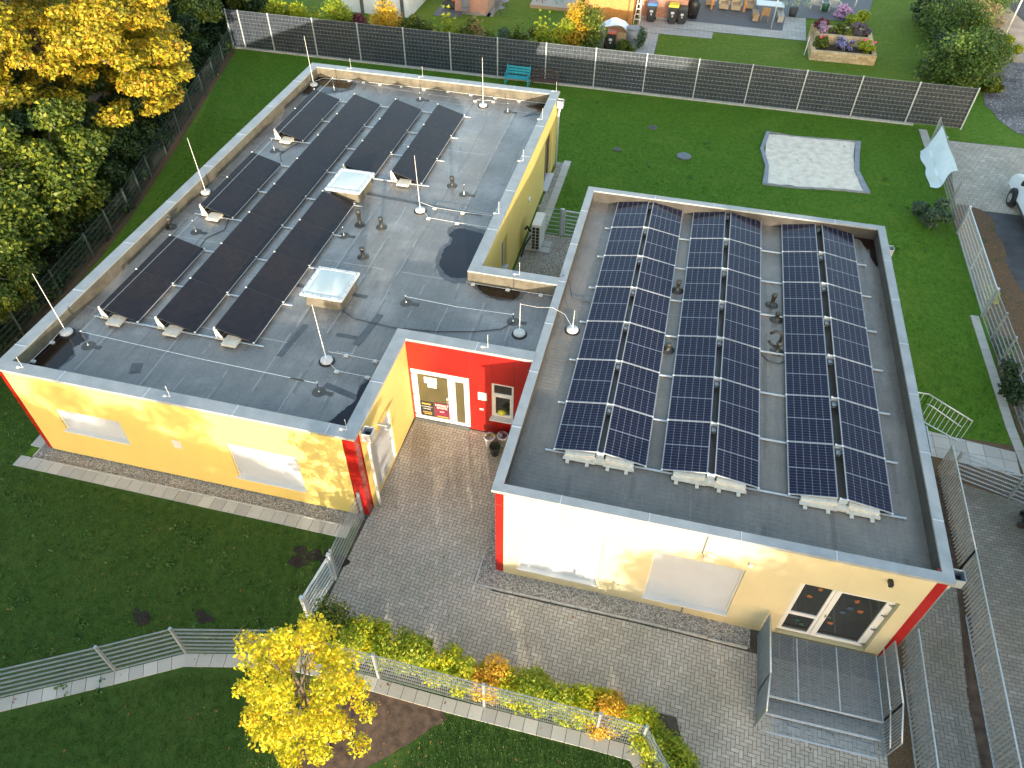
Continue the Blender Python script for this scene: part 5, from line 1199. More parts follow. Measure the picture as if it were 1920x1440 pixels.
# ------------------------------------------------------------------ neighbours
hh = empty('white_house', (-17, 40, 0), 'white garden building with dark vertical posts at the top', 'house')
mb = MB(); mb.box(-20.2, 38.1, 0, -15.5, 42.5, 2.9); mb.build('wall', 'white_bright', hh)
for x in (-18.75, -17.2, -15.95): mb = MB(); mb.box(x-.10, 37.98, 0, x+.10, 38.1, 3.0); mb.build('post', 'zinc_dark', hh)
mb = MB(); mb.box(-20.5, 37.8, 2.9, -15.2, 42.9, 3.05); mb.build('roof', 'zinc_dark', hh)
bh = empty('brick_house', (-11.6, 42, 0), 'red brick house with a glazed porch beside the white garden building', 'house')
mb = MB(); mb.box(-13.0, 40.1, 0, -10.75, 46, 5); mb.build('wall', 'brick', bh)
mb = MB(); mb.box(-14.1, 42.0, 0, -12.6, 46, 2.6); mb.build('porch_interior', 'zinc_dark', bh)
for x in (-14.05, -13.4, -12.7): mb = MB(); mb.box(x-.04, 41.0, 0, x+.04, 41.08, 2.6); mb.build('porch_post', 'teak', bh)
mb = MB(); mb.box(-14.0, 41.15, .9, -13.5, 41.2, 2.0); w_ = mb.build('window', 'white', bh); mb = MB(); mb.box(-13.95, 41.13, .95, -13.55, 41.15, 1.95); mb.build('pane', 'car_glass', w_)
sf = empty('garden_sofa', (-13.2, 40.6, 0), 'dark garden sofa with an orange cushion on the brick house porch', 'sofa')
mb = MB(); mb.box(-13.9, 40.2, .15, -12.65, 41.0, .45); mb.build('seat', 'cushion', sf, bevel=.03); mb = MB(); mb.box(-13.9, 40.85, .45, -12.65, 41.05, .9); mb.build('backrest', 'cushion', sf, bevel=.03)
mb = MB(); mb.box(-13.35, 40.45, .46, -12.95, 40.8, .58); tag(mb.build('cushion', 'orange_cloth', bevel=.04), 'orange cushion on the dark garden sofa', 'cushion')
mb = MB(); mb.box(-14.2, 38.9, .0, -12.4, 41.2, .03); tag(mb.build('terrace', 'patio_dark'), kind='structure')
mb = MB(); mb.box(-12.4, 39.7, 0, -10.5, 40.25, .05); mb.box(-10.72, 39.7, 0, -10.3, 46, .05); tag(mb.build('pebble_edge', 'gravel'), kind='structure')
def gchair(x, y, lab, mat='grey_plastic', rot=0, grp='garden chairs'):
    root = empty('garden_chair', (x, y, 0), lab, 'chair', grp); ca, sa = math.cos(rot), math.sin(rot)
    def fin(mb): mb.v = [(x+a*ca-b_*sa, y+a*sa+b_*ca, c__) for a, b_, c__ in mb.v]; return mb
    fin(MB().box(-.26, -.26, .40, .26, .26, .44)).build('seat', mat, root); fin(MB().box(-.26, .22, .46, .26, .27, .92)).build('backrest', mat, root)
    for a in (-.24, .22):
        for b_ in (-.24, .22): fin(MB().box(a, b_, 0, a+.03, b_+.03, .40)).build('leg', mat, root)
gchair(-12.1, 39.5, 'dark garden chair before the red brick corner', rot=.3); gchair(-9.95, 40.3, 'grey garden chair on the lawn right of the brick house, the nearer one', rot=2.2); gchair(-10.0, 41.6, 'grey garden chair right of the brick house, the farther one', rot=1.2)
dk = empty('garden_deck', (-6.9, 43, 0), 'low grey wooden deck on the neighbour lawn', 'deck')
mb = MB()
for i in range(12): mb.box(-8.3, 42.05+i*.2, .18, -5.2, 42.23+i*.2, .22)
mb.build('deck_boards', 'grey_wood', dk); mb = MB(); mb.box(-8.3, 42.0, 0, -5.2, 42.05, .2); mb.build('edge_board', 'pale_wood', dk)
gchair(-6.5, 42.9, 'turquoise chair on the low wooden deck', 'turquoise', .5); gchair(-7.7, 42.8, 'dark chair on the low wooden deck', 'brown_iron', -.3)
for o in [o for o in col.objects if o.get('label', '').endswith('on the low wooden deck')]: o.location.z = .22
sh = empty('garden_shed', (-2.6, 41.5, 0), 'orange wooden garden shed with vertical boards', 'shed')
mb = MB()
for i in range(26): x = -4.35+i*.12; mb.box(x, 40.45+(.008 if i % 2 else 0), 0, x+.112, 40.5, 2.1)
mb.box(-4.35, 40.5, 0, -1.24, 43, 2.1); mb.build('wall', 'orange_wood', sh)
mb = MB(); mb.box(-4.6, 40.1, 2.1, -.95, 43.2, 2.2); mb.build('roof', 'grey_wood', sh); mb = MB(); mb.box(-4.6, 40.02, 2.03, -.95, 40.1, 2.22); mb.build('fascia', 'pale_wood', sh)
mb = MB(); mb.tube([(-1.45, 40.3, 2.0), (-1.45, 40.35, 1.6), (-1.5, 40.35, .1)], .04, 8); mb.build('downpipe', 'teak', sh)
mb = MB()
for s_ in (-.22, .22): mb.bar((-.95+s_*.9, 40.95, .0), (-.95+s_*.35, 41.2, 1.5), .04, .03); mb.bar((-.95+s_, 41.45, .0), (-.95+s_*.4, 41.25, 1.5), .04, .03)
for i in range(4): mb.bar((-1.12+i*.015, 40.99+i*.05, .3+i*.3), (-.78-i*.015, 40.99+i*.05, .3+i*.3), .03, .06)
tag(mb.build('step_ladder', 'white'), 'white step ladder between shed and brick wall', 'ladder')
b2 = empty('brick_building', (.8, 44, 0), 'light brick house wall behind the wheelie bins', 'house')
mb = MB(); mb.box(-1.0, 42.3, 0, 2.1, 48, 3.2); mb.build('wall', 'brick', b2); mb = MB(); mb.box(-1.0, 42.2, 0, 2.1, 42.3, .12); mb.build('plinth', 'concrete', b2)
wp = empty('covered_pile', (-1.9, 37.3, 0), 'rounded pile under a white cover between the bins and the rain barrel', 'pile')
mb = MB()
for i in range(12):
    for j in range(10):
        def pp_(a, b_): u_ = a/12*math.pi; v_ = b_/10; rr = 1+.05*math.sin(b_*2.1+a); return (-1.95-1.05*math.cos(u_)*rr, 36.75+1.1*v_, .05+1.25*math.sin(u_)**.6*rr)
        mb.quad(pp_(i, j), pp_(i+1, j), pp_(i+1, j+1), pp_(i, j+1))
mb.f.append(tuple(range(0, 0))) if False else None
mb.build('cover', 'tarp', wp, True); mb = MB(); mb.box(-2.85, 36.8, 0, -1.05, 37.8, .9); mb.build('stack', 'pale_wood', wp)
rb = empty('rain_barrel', (-.78, 36.95, 0), 'grey rain barrel right of the covered pile', 'barrel')
mb = MB(); mb.lathe((-.78, 36.95, 0), [(.36, 0), (.40, .4), (.41, .8), (.38, 1.18)], 20); mb.build('barrel', 'grey_plastic', rb, True); mb = MB(); mb.lathe((-.78, 36.95, 1.18), [(.42, 0), (.42, .04), (.3, .08)], 20); mb.build('lid', 'grey_plastic', rb)
# patio furniture
def armchair(x, y, lab, w_=.62):
    root = empty('wicker_armchair', (x, y, 0), lab, 'armchair', 'wicker armchairs on the patio')
    mb = MB(); mb.box(x-w_/2, y-.35, .12, x+w_/2, y+.35, .40); mb.build('seat', 'wicker', root, bevel=.03)
    mb = MB(); mb.bar((x, y+.30, .40), (x, y+.52, 1.02), w_, .10); mb.build('backrest', 'wicker', root)
    for s_ in (-1, 1): mb = MB(); mb.box(x+s_*w_/2-.05, y-.33, .40, x+s_*w_/2+.05, y+.33, .62); mb.build('armrest', 'wicker', root, bevel=.02)
for s_ in (-.25, .25):
    pass
armchair(3.55, 45.8, 'wicker armchair at the left behind the orange post'); armchair(4.45, 45.3, 'second wicker armchair on the patio, left of the middle'); armchair(5.25, 45.25, 'third wicker armchair on the patio, near the table'); armchair(6.1, 45.8, 'wicker armchair half behind the right orange post')
for x, lab in ((3.68, 'left orange wooden pergola post by the armchairs'), (5.82, 'right orange wooden pergola post by the armchairs')):
    tag(MB().box(x-.07, 45.0, .02, x+.07, 45.14, 2.6).build('pergola_post', 'orange_wood'), lab, 'post', 'orange pergola posts')
tb = empty('patio_table', (7.3, 44.9, 0), 'grey patio table at the upper edge of the picture', 'table')
MB().box(6.5, 44.4, .72, 8.3, 45.4, .76).build('tabletop', 'galv_light', tb, bevel=.01)
for a in (6.6, 8.15):
    for b_ in (44.5, 45.25): MB().box(a, b_, .03, a+.07, b_+.07, .72).build('leg', 'zinc_dark', tb)
def slat_bench(x, y, L, rot, lab, mat='teak', w_=.42):
    root = empty('wooden_bench', (x, y, 0), lab, 'bench', 'slatted benches at the patio table'); ca, sa = math.cos(rot), math.sin(rot)
    def fin(mb): mb.v = [(x+a*ca-b_*sa, y+a*sa+b_*ca, c__) for a, b_, c__ in mb.v]; return mb
    mb = MB()
    for i in range(4): mb.box(-w_/2+i*w_/4, -L/2, .42, -w_/2+(i+.82)*w_/4, L/2, .46)
    fin(mb).build('seat', mat, root)
    for b_ in (-L/2+.1, L/2-.16): fin(MB().box(-w_/2+.03, b_, .03, w_/2-.03, b_+.06, .42)).build('leg', mat, root)
slat_bench(6.55, 43.95, 1.1, .05, 'light slatted wooden bench left of the wooden chair', 'pale_wood'); slat_bench(8.15, 44.2, 1.2, .05, 'grey slatted wooden bench right of the parasol pole', 'grey_wood')
gchair(7.15, 43.75, 'brown wooden chair between bench and parasol pole', 'teak', 3.14)
tag(MB().tube([(7.6, 42.45, .03), (7.62, 42.5, 2.7)], .045, 10).build('parasol_pole', 'galv_light', smooth=True), 'grey pole rising from the front edge of the dark patio', 'pole', 'poles at the patio edge')
tag(MB().tube([(12.8, 45.75, .03), (12.85, 45.8, 2.7)], .05, 10).build('parasol_pole', 'galv_light', smooth=True), 'grey pole behind the stone flower bed', 'pole', 'poles at the patio edge')
gr = empty('covered_grill', (2.45, 43.0, 0), 'grill under a black cover at the corner of the brick wall', 'grill')
mb = MB(); mb.lathe((2.5, 43.1, .03), [(.30, 0), (.38, .5), (.42, .9), (.30, 1.12), (.1, 1.2)], 14); mb.build('cover', 'black', gr, True); MB().box(2.3, 42.78, .3, 2.6, 42.82, .33).build('handle', 'steel', gr)
def deckchair(x, y, lab):
    root = empty('slatted_chair', (x, y, 0), lab, 'chair', 'weathered slatted chairs')
    mb = MB()
    for i in range(6): mb.bar((x-.28+i*.11, y-.35, .34), (x-.28+i*.11, y+.25, .26), .085, .02)
    mb.build('seat', 'grey_wood', root); mb = MB()
    for i in range(6): mb.bar((x-.28+i*.11, y+.25, .26), (x-.28+i*.11, y+.62, 1.0), .085, .02)
    mb.build('backrest', 'grey_wood', root)
    for s_ in (-1, 1): mb = MB(); mb.box(x+s_*.34-.02, y-.36, .03, x+s_*.34+.04, y-.30, .5); mb.box(x+s_*.36-.06, y-.4, .5, x+s_*.36+.06, y+.3, .53); mb.build('armrest', 'grey_wood', root)
deckchair(10.55, 47.1, 'weathered slatted chair left of the green pot'); deckchair(11.75, 47.0, 'weathered slatted chair right of the green pot')
MB_ = MB(); MB_.lathe((11.15, 46.8, .03), [(.2, 0), (.27, .45), (.25, .47)], 14); tag(MB_.build('plant_pot', 'green_wood', smooth=True), 'dark green pot between the two slatted chairs', 'pot')
po = empty('potted_shrub', (9.0, 45.2, 0), 'silver leaved shrub in a dark pot at the patio step', 'potted plant')
MB().lathe((9.0, 45.2, .02), [(.22, 0), (.30, .5), (.28, .5)], 14).build('pot', 'cushion', po, True); leaves('plant', clumps((9.05, 45.2, 1.0), .9, .5, .45, 16, .15, .3, 5), 1300, .05, 'leaf_silver', po)
# stone flower bed in two tiers
fb = empty('stone_flower_bed', (11.6, 39.6, 0), 'raised flower bed of yellow sandstone blocks in two tiers', 'flower bed')
def blockwall(mb, a, b_, z0, z1, t_=.24, bh=.145, bl=.46):
    A, B_ = Vector(a), Vector(b_); L = (B_-A).length; d = (B_-A).normalized(); n_ = Vector((-d.y, d.x)); k = round((z1-z0)/bh); bh = (z1-z0)/k
    for r_ in range(k):
        x = -(r_ % 2)*bl*.5
        while x < L:
            x0 = max(0, x)+.006; x1 = min(L, x+bl)-.006
            if x1-x0 > .03: c__ = A+d*((x0+x1)/2)+n_*t_/2; j = random.uniform(-.006, .006); mb.obox((c__.x, c__.y, z0+(r_+.5)*bh), (d.x*(x1-x0)/2, d.y*(x1-x0)/2, 0), (n_.x*(t_/2+j), n_.y*(t_/2+j), 0), (0, 0, bh/2-.005))
            x += bl
X0, X1 = 9.80, 13.55
mb = MB(); blockwall(mb, (X0, 37.95), (X1, 38.05), 0, .56); blockwall(mb, (X0+.0, 40.95), (X0, 38.19), 0, .56); blockwall(mb, (X1, 38.3), (X1+.05, 41.0), 0, .56); blockwall(mb, (X0+.24, 39.45), (X1-.24, 39.5), .42, 1.0); blockwall(mb, (X0+.24, 40.9), (X0+.24, 39.7), .56, 1.0); blockwall(mb, (X1-.24, 39.75), (X1-.2, 40.9), .56, 1.0); blockwall(mb, (X1-.2, 41.2), (X0, 41.1), 0, 1.0)
mb.build('stone_wall', 'sandstone', fb)
mb = MB(); mb.box(X0+.2, 38.15, 0, X1-.1, 39.5, .46); mb.box(X0+.3, 39.7, 0, X1-.4, 41.0, .9); mb.build('bed_soil', 'soil', fb)
def plant(lab, x, y, z, rx, ry, h_, n, ls, mat, seed, flower=None, fn=0):
    root = empty('flowering_plant', (x, y, z), lab, 'plant', 'plants in the stone flower bed'); C = clumps((x, y, z+h_/2), rx, ry, h_/2, 14, .13, .24, seed); n = int(n*1.5)
    leaves('foliage', C, n, ls, mat, root)
    if flower: leaves('blossoms', [(a, b_, c__+.05, d_) for a, b_, c__, d_ in C], fn, ls*.8, flower, root, up_=1.)
plant('mound of blue violet hydrangea blossoms', 11.65, 38.75, .45, .62, .45, .75, 700, .05, 'leaf_dark', 1, 'petal_purple', 1500)
plant('pale pink hydrangea at the back left corner of the stone bed', 10.35, 39.95, .9, .36, .36, .55, 250, .05, 'leaf_dark', 2, 'petal_pink', 1200)
plant('dark red leaved plant behind the pale pink hydrangea', 10.25, 40.6, .9, .42, .38, .6, 1400, .05, 'petal_red', 3)
plant('grey lavender cushion on the upper right tier', 12.65, 40.35, .9, .72, .55, .6, 4200, .04, 'lavender', 4)
plant('low green plants on the upper tier', 11.35, 40.2, .9, .75, .5, .4, 2200, .06, 'leaf_green', 5)
plant('green plant with pink flowers at the lower left', 10.35, 38.7, .45, .42, .45, .65, 1500, .06, 'leaf_green', 6)
plant('green plant with red and pink flowers at the lower right', 12.95, 38.8, .45, .48, .42, .65, 1700, .06, 'leaf_lime', 7)
for i, (x, y, z) in enumerate(((10.25, 38.8, 1.0), (10.42, 38.9, 1.05), (12.75, 38.95, 1.05), (13.35, 38.8, 1.0))):
    tag(MB().lathe((x, y, z), [(.03, 0), (.09, .06), (.05, .12)], 10).build('flower', 'pink_petal', smooth=True), ('bright pink bloom at the left of the stone bed, the left one', 'bright pink bloom at the left of the stone bed, the right one', 'bright red pink bloom near the middle right of the stone bed', 'bright pink bloom at the right end of the stone bed')[i], 'flower', 'bright pink blooms')
tag(MB().tube([(9.55, 38.6, 0), (9.62, 38.9, 1.0)], .03, 8).build('garden_post', 'white'), 'white post at the left side of the stone bed', 'post')

# ------------------------------------------------------------------ vegetation
# yellow tree in the foreground
ex = [(-3.05, -6.0, .9, .22), (-2.95, -6.15, .6, .2), (-3.2, -5.9, 1.2, .25), (-1.35, -5.7, 1.8, .26), (-1.2, -5.3, 2.6, .22), (-3.75, -5.4, 2.3, .26), (-3.95, -5.35, 2.45, .14), (-2.2, -5.9, 1.3, .28), (-2.7, -6.2, 1.4, .28), (-2.5, -5.3, 5.0, .3), (-2.4, -5.25, 5.35, .18)]
tree('yellow_tree', 'small tree with bright yellow autumn leaves in the foreground', (-2.45, -5.45, -.2), 0, (-2.55, -5.35, 3.2), (1.18, 1.15, 2.15), 100, (.14, .32), 13500, .043, 'leaf_yellow', 5, tr=.07, extra=ex)
# hedge along the foreground fence
HL = [(-3.5, -2.95), (-2.9, -3.0), (-2.3, -2.95), (-1.7, -3.0), (-1.1, -3.0), (-.5, -3.05), (.1, -3.05), (.7, -3.08), (1.3, -3.1), (1.9, -3.1), (2.5, -3.12), (3.1, -3.12), (3.7, -3.15), (4.3, -3.2), (4.85, -3.55), (5.2, -4.0), (5.5, -4.5), (5.8, -5.0), (6.1, -5.5), (6.4, -6.0)]
wh = ['right behind the yellow tree', 'just right of the yellow tree crown', 'third from the yellow tree', 'fourth from the yellow tree', 'fifth from the yellow tree', 'sixth from the yellow tree', 'before the paved yard, left of the orange one', 'golden one before the paved yard', 'right of the golden one', 'between two fence posts, left part', 'in the middle of the fence run', 'left of the big golden pair', 'big golden one near the corner', 'next to the fence corner', 'at the fence corner', 'first after the corner', 'second after the corner', 'third after the corner', 'fourth after the corner', 'last at the bottom edge']
mats_h = ['leaf_green', 'leaf_lime', 'leaf_hedge', 'leaf_lime', 'leaf_lime', 'leaf_hedge', 'leaf_lime', 'leaf_orange', 'leaf_hedge', 'leaf_lime', 'leaf_lime', 'leaf_hedge', 'leaf_orange', 'leaf_hedge', 'leaf_lime', 'leaf_lime', 'leaf_hedge', 'leaf_green', 'leaf_lime', 'leaf_lime']
for i, (x, y) in enumerate(HL):
    shrub('low hedge bush, '+wh[i], (x, y), .48, .38, 0.85+.35*random.random(), 3000, .042, mats_h[i], 50+i, name='hedge_bush', cat='hedge bush', group='hedge bushes inside the foreground fence')
# maple at the top left
ex = [(-19.4, 17.3, 4.1, .8), (-18.9, 18.2, 4.0, .6), (-20.0, 14.6, 3.6, .8), (-20.4, 13.3, 3.2, .6), (-20.1, 19.5, 3.8, .8)]
tree('maple_tree', 'large maple with golden orange autumn crown at the top left', (-25.6, 17.6, 0), 0, (-25.6, 18.0, 4.6), (6.0, 5.8, 3.9), 300, (.45, 1.15), 120000, .10, 'leaf_maple', 9, tr=.28, low=-.8, extra=ex, zs=.42)
g1 = tree('broadleaf_tree', 'green tree with lime leaf tips below the maple', (-21.6, 9.4, 0), 0, (-21.6, 9.6, 2.9), (2.1, 2.4, 2.3), 46, (.4, .8), 17000, .10, 'leaf_green', 12, tr=.14, low=-.9, group='green trees behind the left fence')
g2 = tree('broadleaf_tree', 'dark green tree beside the left roof edge, bottom of the row', (-20.9, 4.6, 0), 0, (-20.9, 4.7, 2.2), (2.0, 2.4, 2.0), 44, (.4, .8), 16000, .10, 'leaf_dark', 13, tr=.14, low=-.95, group='green trees behind the left fence')
gt = 'green trees behind the left fence'
for loc, rz, s_, lab, src in (((-19.6, 5.6, 0), 1.4, .62, 'small green tree squeezed between fence and roof edge', g1), ((-19.3, 1.0, 0), 2.4, .8, 'dark bushy tree left of the wall corner, near the slabs', g2), ((-26.5, 2.8, 0), 4.2, 1.5, 'dark tree behind the row at the left edge, level with the wall', g2), ((-25.5, 15.0, 0), 4.8, 1.1, 'dark tree filling the gap below the maple', g2), ((-20.9, 7.2, 0), .4, .85, 'green tree leaning over the mesh fence, below the lime tipped one', g1), ((-21.6, 12.0, 0), 5.5, .95, 'green tree leaning over the mesh fence, above the lime tipped one', g1), ((-20.0, 2.2, 0), 3.3, .95, 'dark green tree between yellow wall and left picture edge', g2), ((-22.0, 14.9, 0), 4.4, .8, 'dark green tree between fence and hanging maple branches', g2), ((-24.6, 7.0, 0), 1.1, 1.5, 'tall green tree at the left picture edge under the maple', g1), ((-22.6, 13.2, 0), 2.0, 1.0, 'dark green tree just under the hanging maple branches', g2), ((-25.0, 11.5, 0), 3.1, 1.25, 'green tree in the shade between maple and left edge', g1),
                              ((-23.6, .6, 0), .6, 1.25, 'dark green tree at the left edge beside the yellow wall', g2), ((-20.6, .2, 0), 2.6, .9, 'lowest dark green tree, left of the red corner strip', g2), ((-28.5, 4.5, 0), 4.1, 1.6, 'dark tree farthest left beyond the row', g2),
                              ((-22.9, 17.2, 0), 5.0, .85, 'dark green tree under the maple by the mesh fence', g2), ((-23.6, 21.6, 0), .9, .95, 'green bushy tree behind the mesh fence, right of the maple', g1), ((-25.2, 25.2, 0), 2.4, 1.0, 'dark bushy tree behind the mesh fence, near the corner', g2),
                              ((-26.2, 29.2, 0), 3.6, 1.1, 'green bushy tree at the far end of the mesh fence', g1), ((-28.5, 33.5, 0), 1.5, 1.3, 'dark tree at the top edge, beyond the fence corner', g2), ((-25.4, 35.5, 0), 4.8, .8, 'green bushy tree above the corner of the privacy fence', g1), ((-31.5, 29, 0), 2.2, 1.5, 'dark tree behind the maple at the top edge', g2)):
    dup(src, loc, rz, s_, lab, gt)
# shrubs beyond the privacy fence (placed on their real spots behind it)
SH = [(487, 30, 'leaf_dark', .9, 1.1, 'dark shrub at the left end behind the privacy fence', 0), (512, 32, 'leaf_lime', .5, 1.3, 'lime shrub, first of the lit ones behind the privacy fence', 0), (528, 30, 'leaf_lime', .5, 1.7, 'upright lime shrub, second of the lit ones', 1), (547, 36, 'leaf_lime', .45, 1.1, 'small lime shrub before the neighbour lawn, third from the left', 0),
      (569, 36, 'leaf_hedge', .7, 1.4, 'shrub with yellow and reddish leaves before the neighbour lawn', 0), (594, 40, 'leaf_lime', .45, 1.2, 'slim lime shrub beside the round green one', 1), (628, 44, 'leaf_lime', 1.1, 1.7, 'round bright green shrub left of the white garden building', 0), (672, 52, 'petal_red', .6, 1.1, 'shrub with red berries in front of the white garden building', 0),
      (690, 58, 'leaf_green', .8, .8, 'low green shrub before the white garden building', 0), (730, 46, 'leaf_orange', .9, 1.9, 'wide shrub with golden top before the white garden building', 0), (725, 62, 'leaf_straw', .7, 1.0, 'straw coloured grass clump below the golden shrub', 1), (768, 60, 'leaf_green', .8, 1.2, 'green shrub at the right end of the white garden building', 0),
      (805, 62, 'leaf_green', .7, 1.2, 'green leafy shrub left of the goldenrod', 0), (842, 56, 'leaf_lime', 1.0, 2.0, 'tall goldenrod clump with lime tips before the porch', 1), (870, 64, 'leaf_green', .7, 1.3, 'green shrub between goldenrod and brown stalks', 0), (892, 62, 'leaf_straw', .55, 1.6, 'clump of brown dry stalks before the brick corner', 1),
      (915, 74, 'leaf_green', .5, .8, 'low green clump by the lawn edge', 1), (945, 76, 'leaf_bluegreen', .6, .7, 'low bluish plants along the fence', 0), (970, 74, 'leaf_green', .6, 1.1, 'leafy green clump along the fence', 1), (995, 78, 'leaf_green', .6, .9, 'green clump left of the yellow bush', 0),
      (1022, 66, 'leaf_lime', .8, 1.9, 'bright yellow green bush with upright tips', 1), (1050, 66, 'leaf_lime', .7, 1.7, 'yellow green bush under the tall golden one', 0), (1075, 58, 'leaf_orange', .62, 2.1, 'tall golden bush left of the shed', 0), (1070, 80, 'leaf_bluegreen', .6, .8, 'bluish low plants before the tall golden bush', 0),
      (1105, 66, 'leaf_green', .5, 1.9, 'narrow green column bush beside the shed', 0), (1195, 68, 'leaf_bluegreen', .4, .9, 'low green plant right of the rain barrel', 0), (1172, 88, 'leaf_green', .5, .6, 'low green plant before the rain barrel', 0), (1096, 90, 'leaf_dark', .5, .7, 'dark leaves at the fence before the column bush', 0)]
for i, (px, py, mt, r_, h_, lab, sp) in enumerate(SH):
    h_ = h_*1.25+.15; x, y, _ = at(px, py, h_*.5)
    shrub(lab, (x, max(y, 31.7), 0), r_, r_*.8, h_, int(1500+1900*r_*h_), .075, mt, 200+i, spiky=bool(sp), group='garden shrubs behind the privacy fence')
# bushes at the top right
gt = 'bushes between garden and sand path'
for i, (px, py, z, r_, h_, mt, lab, n) in enumerate(((1800, 120, 1.2, 1.9, 2.6, 'leaf_bush', 'big green bush right behind the end of the privacy fence', 9000), (1838, 95, 1.2, 1.6, 2.2, 'leaf_bush', 'green bush beside the sand path, above the big one', 7000), (1790, 40, 1.3, 2.0, 2.6, 'leaf_bush', 'dark green bush farther up the verge', 8000),
      (1765, 95, 1., 1.0, 1.8, 'leaf_dark', 'dark shrub on the garden side of the big green bush', 4000), (1835, 30, 1., 1.5, 1.8, 'leaf_straw', 'straw coloured bush near the sand path', 4200), (1885, 84, .6, .8, 1.1, 'leaf_lime', 'small bright yellow bush at the foot of the lamp post', 3600), (1750, 15, 1., 1.1, 1.9, 'leaf_dark', 'dark bush at the top edge beside the neighbour lawn', 4000), (1850, -20, 1.2, 1.9, 2.4, 'leaf_bush', 'green bush cut by the top edge', 6000),
      (1750, 130, .4, .7, .7, 'leaf_bluegreen', 'low grey shrub beside the neighbour lawn', 1500), (1610, 25, .8, .5, 1.3, 'leaf_lime', 'light green bush behind the stone bed', 1800), (1583, 18, .5, .5, .8, 'petal_pink', 'pale violet flowering shrub at the patio', 1400), (1850, 150, .5, .9, .8, 'leaf_green', 'low green growth behind the fence end', 2500))):
    x, y, _ = at(px, py, z); shrub(lab, (x, y, 0), r_, r_, h_, n, .085, mt, 300+i, group=gt)
# growth through the east fence and weeds
for i, (x, y, r_, h_, mt, lab) in enumerate(((15.5, 10.6, .6, .9, 'leaf_dark', 'dark weeds climbing the mesh fence beside the path gate'), (15.7, 12.8, .4, .4, 'leaf_green', 'low weeds at the mesh fence'), (15.9, 8.2, .8, 1.2, 'leaf_dark', 'dark bush at the lower end of the east fence'), (15.75, 16.0, .3, .3, 'leaf_lime', 'small yellow green weed in the leaf litter'))):
    shrub(lab, (x, y, 0), r_, r_*1.6, h_, int(2600*r_), .07, mt, 400+i, group='weeds along the east fence')
# grass, weeds, fallen leaves (beyond counting)
def grass(name, polys, dens, h_, mat, lab, tilt=.6):
    V = []
    for poly in polys:
        xs = [p_[0] for p_ in poly]; ys = [p_[1] for p_ in poly]; A_ = (max(xs)-min(xs))*(max(ys)-min(ys)); n = int(A_*dens)
        X = rng.uniform(min(xs), max(xs), n); Y = rng.uniform(min(ys), max(ys), n)
        for x, y in zip(X, Y):
            if inside(x, y, poly): V.append((x, y, G(x, y)))
    V = np.array(V); n = len(V); a = rng.uniform(0, 6.283, n); hh_ = h_*rng.uniform(.5, 1.4, n); wd = .012+.25*hh_*rng.uniform(.1, .3, n)
    dx = np.cos(a)*wd; dy = np.sin(a)*wd; b_ = rng.uniform(0, 6.283, n); tx = np.cos(b_)*hh_*tilt; ty = np.sin(b_)*hh_*tilt
    T = np.stack([V+np.stack([-dx, -dy, 0*dx], 1), V+np.stack([dx, dy, 0*dx], 1), V+np.stack([tx, ty, hh_], 1)], 1).reshape(-1, 3)
    me = bpy.data.meshes.new(name); me.vertices.add(3*n); me.vertices.foreach_set('co', T.ravel()); me.loops.add(3*n); me.loops.foreach_set('vertex_index', np.arange(3*n)); me.polygons.add(n)
    me.polygons.foreach_set('loop_start', np.arange(0, 3*n, 3)); me.update(calc_edges=True); me.materials.append(MATS[mat]); o = bpy.data.objects.new(name, me); col.objects.link(o)
    return tag(o, lab, kind='stuff')
back = [[(-19, 22.2), (-14.9, 22.2), (-14.9, 30.5), (-23.3, 30.5), (-21.8, 26)], [(-15.1, -.1), (-15.1, 22.2), (-21, 22.2), (-19.5, 16), (-18, 8), (-18, 0)], [(-15, 22.2), (15.2, 22.2), (15.1, 30.5), (-15, 30.5)], [(-1.85, 16.3), (15.1, 14.4), (15.1, 22.2), (-1.85, 22.2)], [(10.55, 8.3), (14.8, 8.3), (14.8, 14.5), (10.55, 14.5)]]
def not_sand(x, y): return not inside(x, y, sand_out)
_ins = inside
def inside(x, y, poly): return _ins(x, y, poly) and not _ins(x, y, sand_out) if y > 20 else _ins(x, y, poly)
grass('grass', back, 160, .055, 'grass_blade', 'short green grass of the back lawn')
inside = _ins
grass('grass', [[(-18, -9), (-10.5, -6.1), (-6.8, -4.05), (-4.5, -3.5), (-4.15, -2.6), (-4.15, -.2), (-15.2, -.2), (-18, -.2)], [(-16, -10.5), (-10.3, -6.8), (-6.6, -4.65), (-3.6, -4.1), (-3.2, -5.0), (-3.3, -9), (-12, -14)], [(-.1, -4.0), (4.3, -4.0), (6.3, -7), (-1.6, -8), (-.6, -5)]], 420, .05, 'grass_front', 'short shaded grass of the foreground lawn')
CL = []
for i in range(230):
    x = random.uniform(-17, -4.4); y = random.uniform(-6, -.5)
    if y > -3.9 or x < -8: CL.append((x, y, G(x, y)+.03, random.uniform(.05, .16)))
for i in range(60): CL.append((random.uniform(-2, 14.5), random.uniform(15, 30), .03, random.uniform(.05, .14)))
leaves('weeds', CL, 4200, .045, 'weed', spread=1.); tag(bpy.data.objects['weeds'], 'broad leaved weeds scattered in the lawns', kind='stuff')
UC = []
for i in range(420):
    y = random.uniform(-1, 34); k_ = [q for q in zip(FENCE_L, FENCE_L[1:]) if min(q[0][1], q[1][1]) <= y <= max(q[0][1], q[1][1])]; fx_ = -24.5 if not k_ else k_[0][0][0]+(k_[0][1][0]-k_[0][0][0])*(y-k_[0][0][1])/(k_[0][1][1]-k_[0][0][1])
    UC.append((fx_-.15-abs(random.gauss(0, 2.2)), y, random.uniform(.05, .9), random.uniform(.3, .6)))
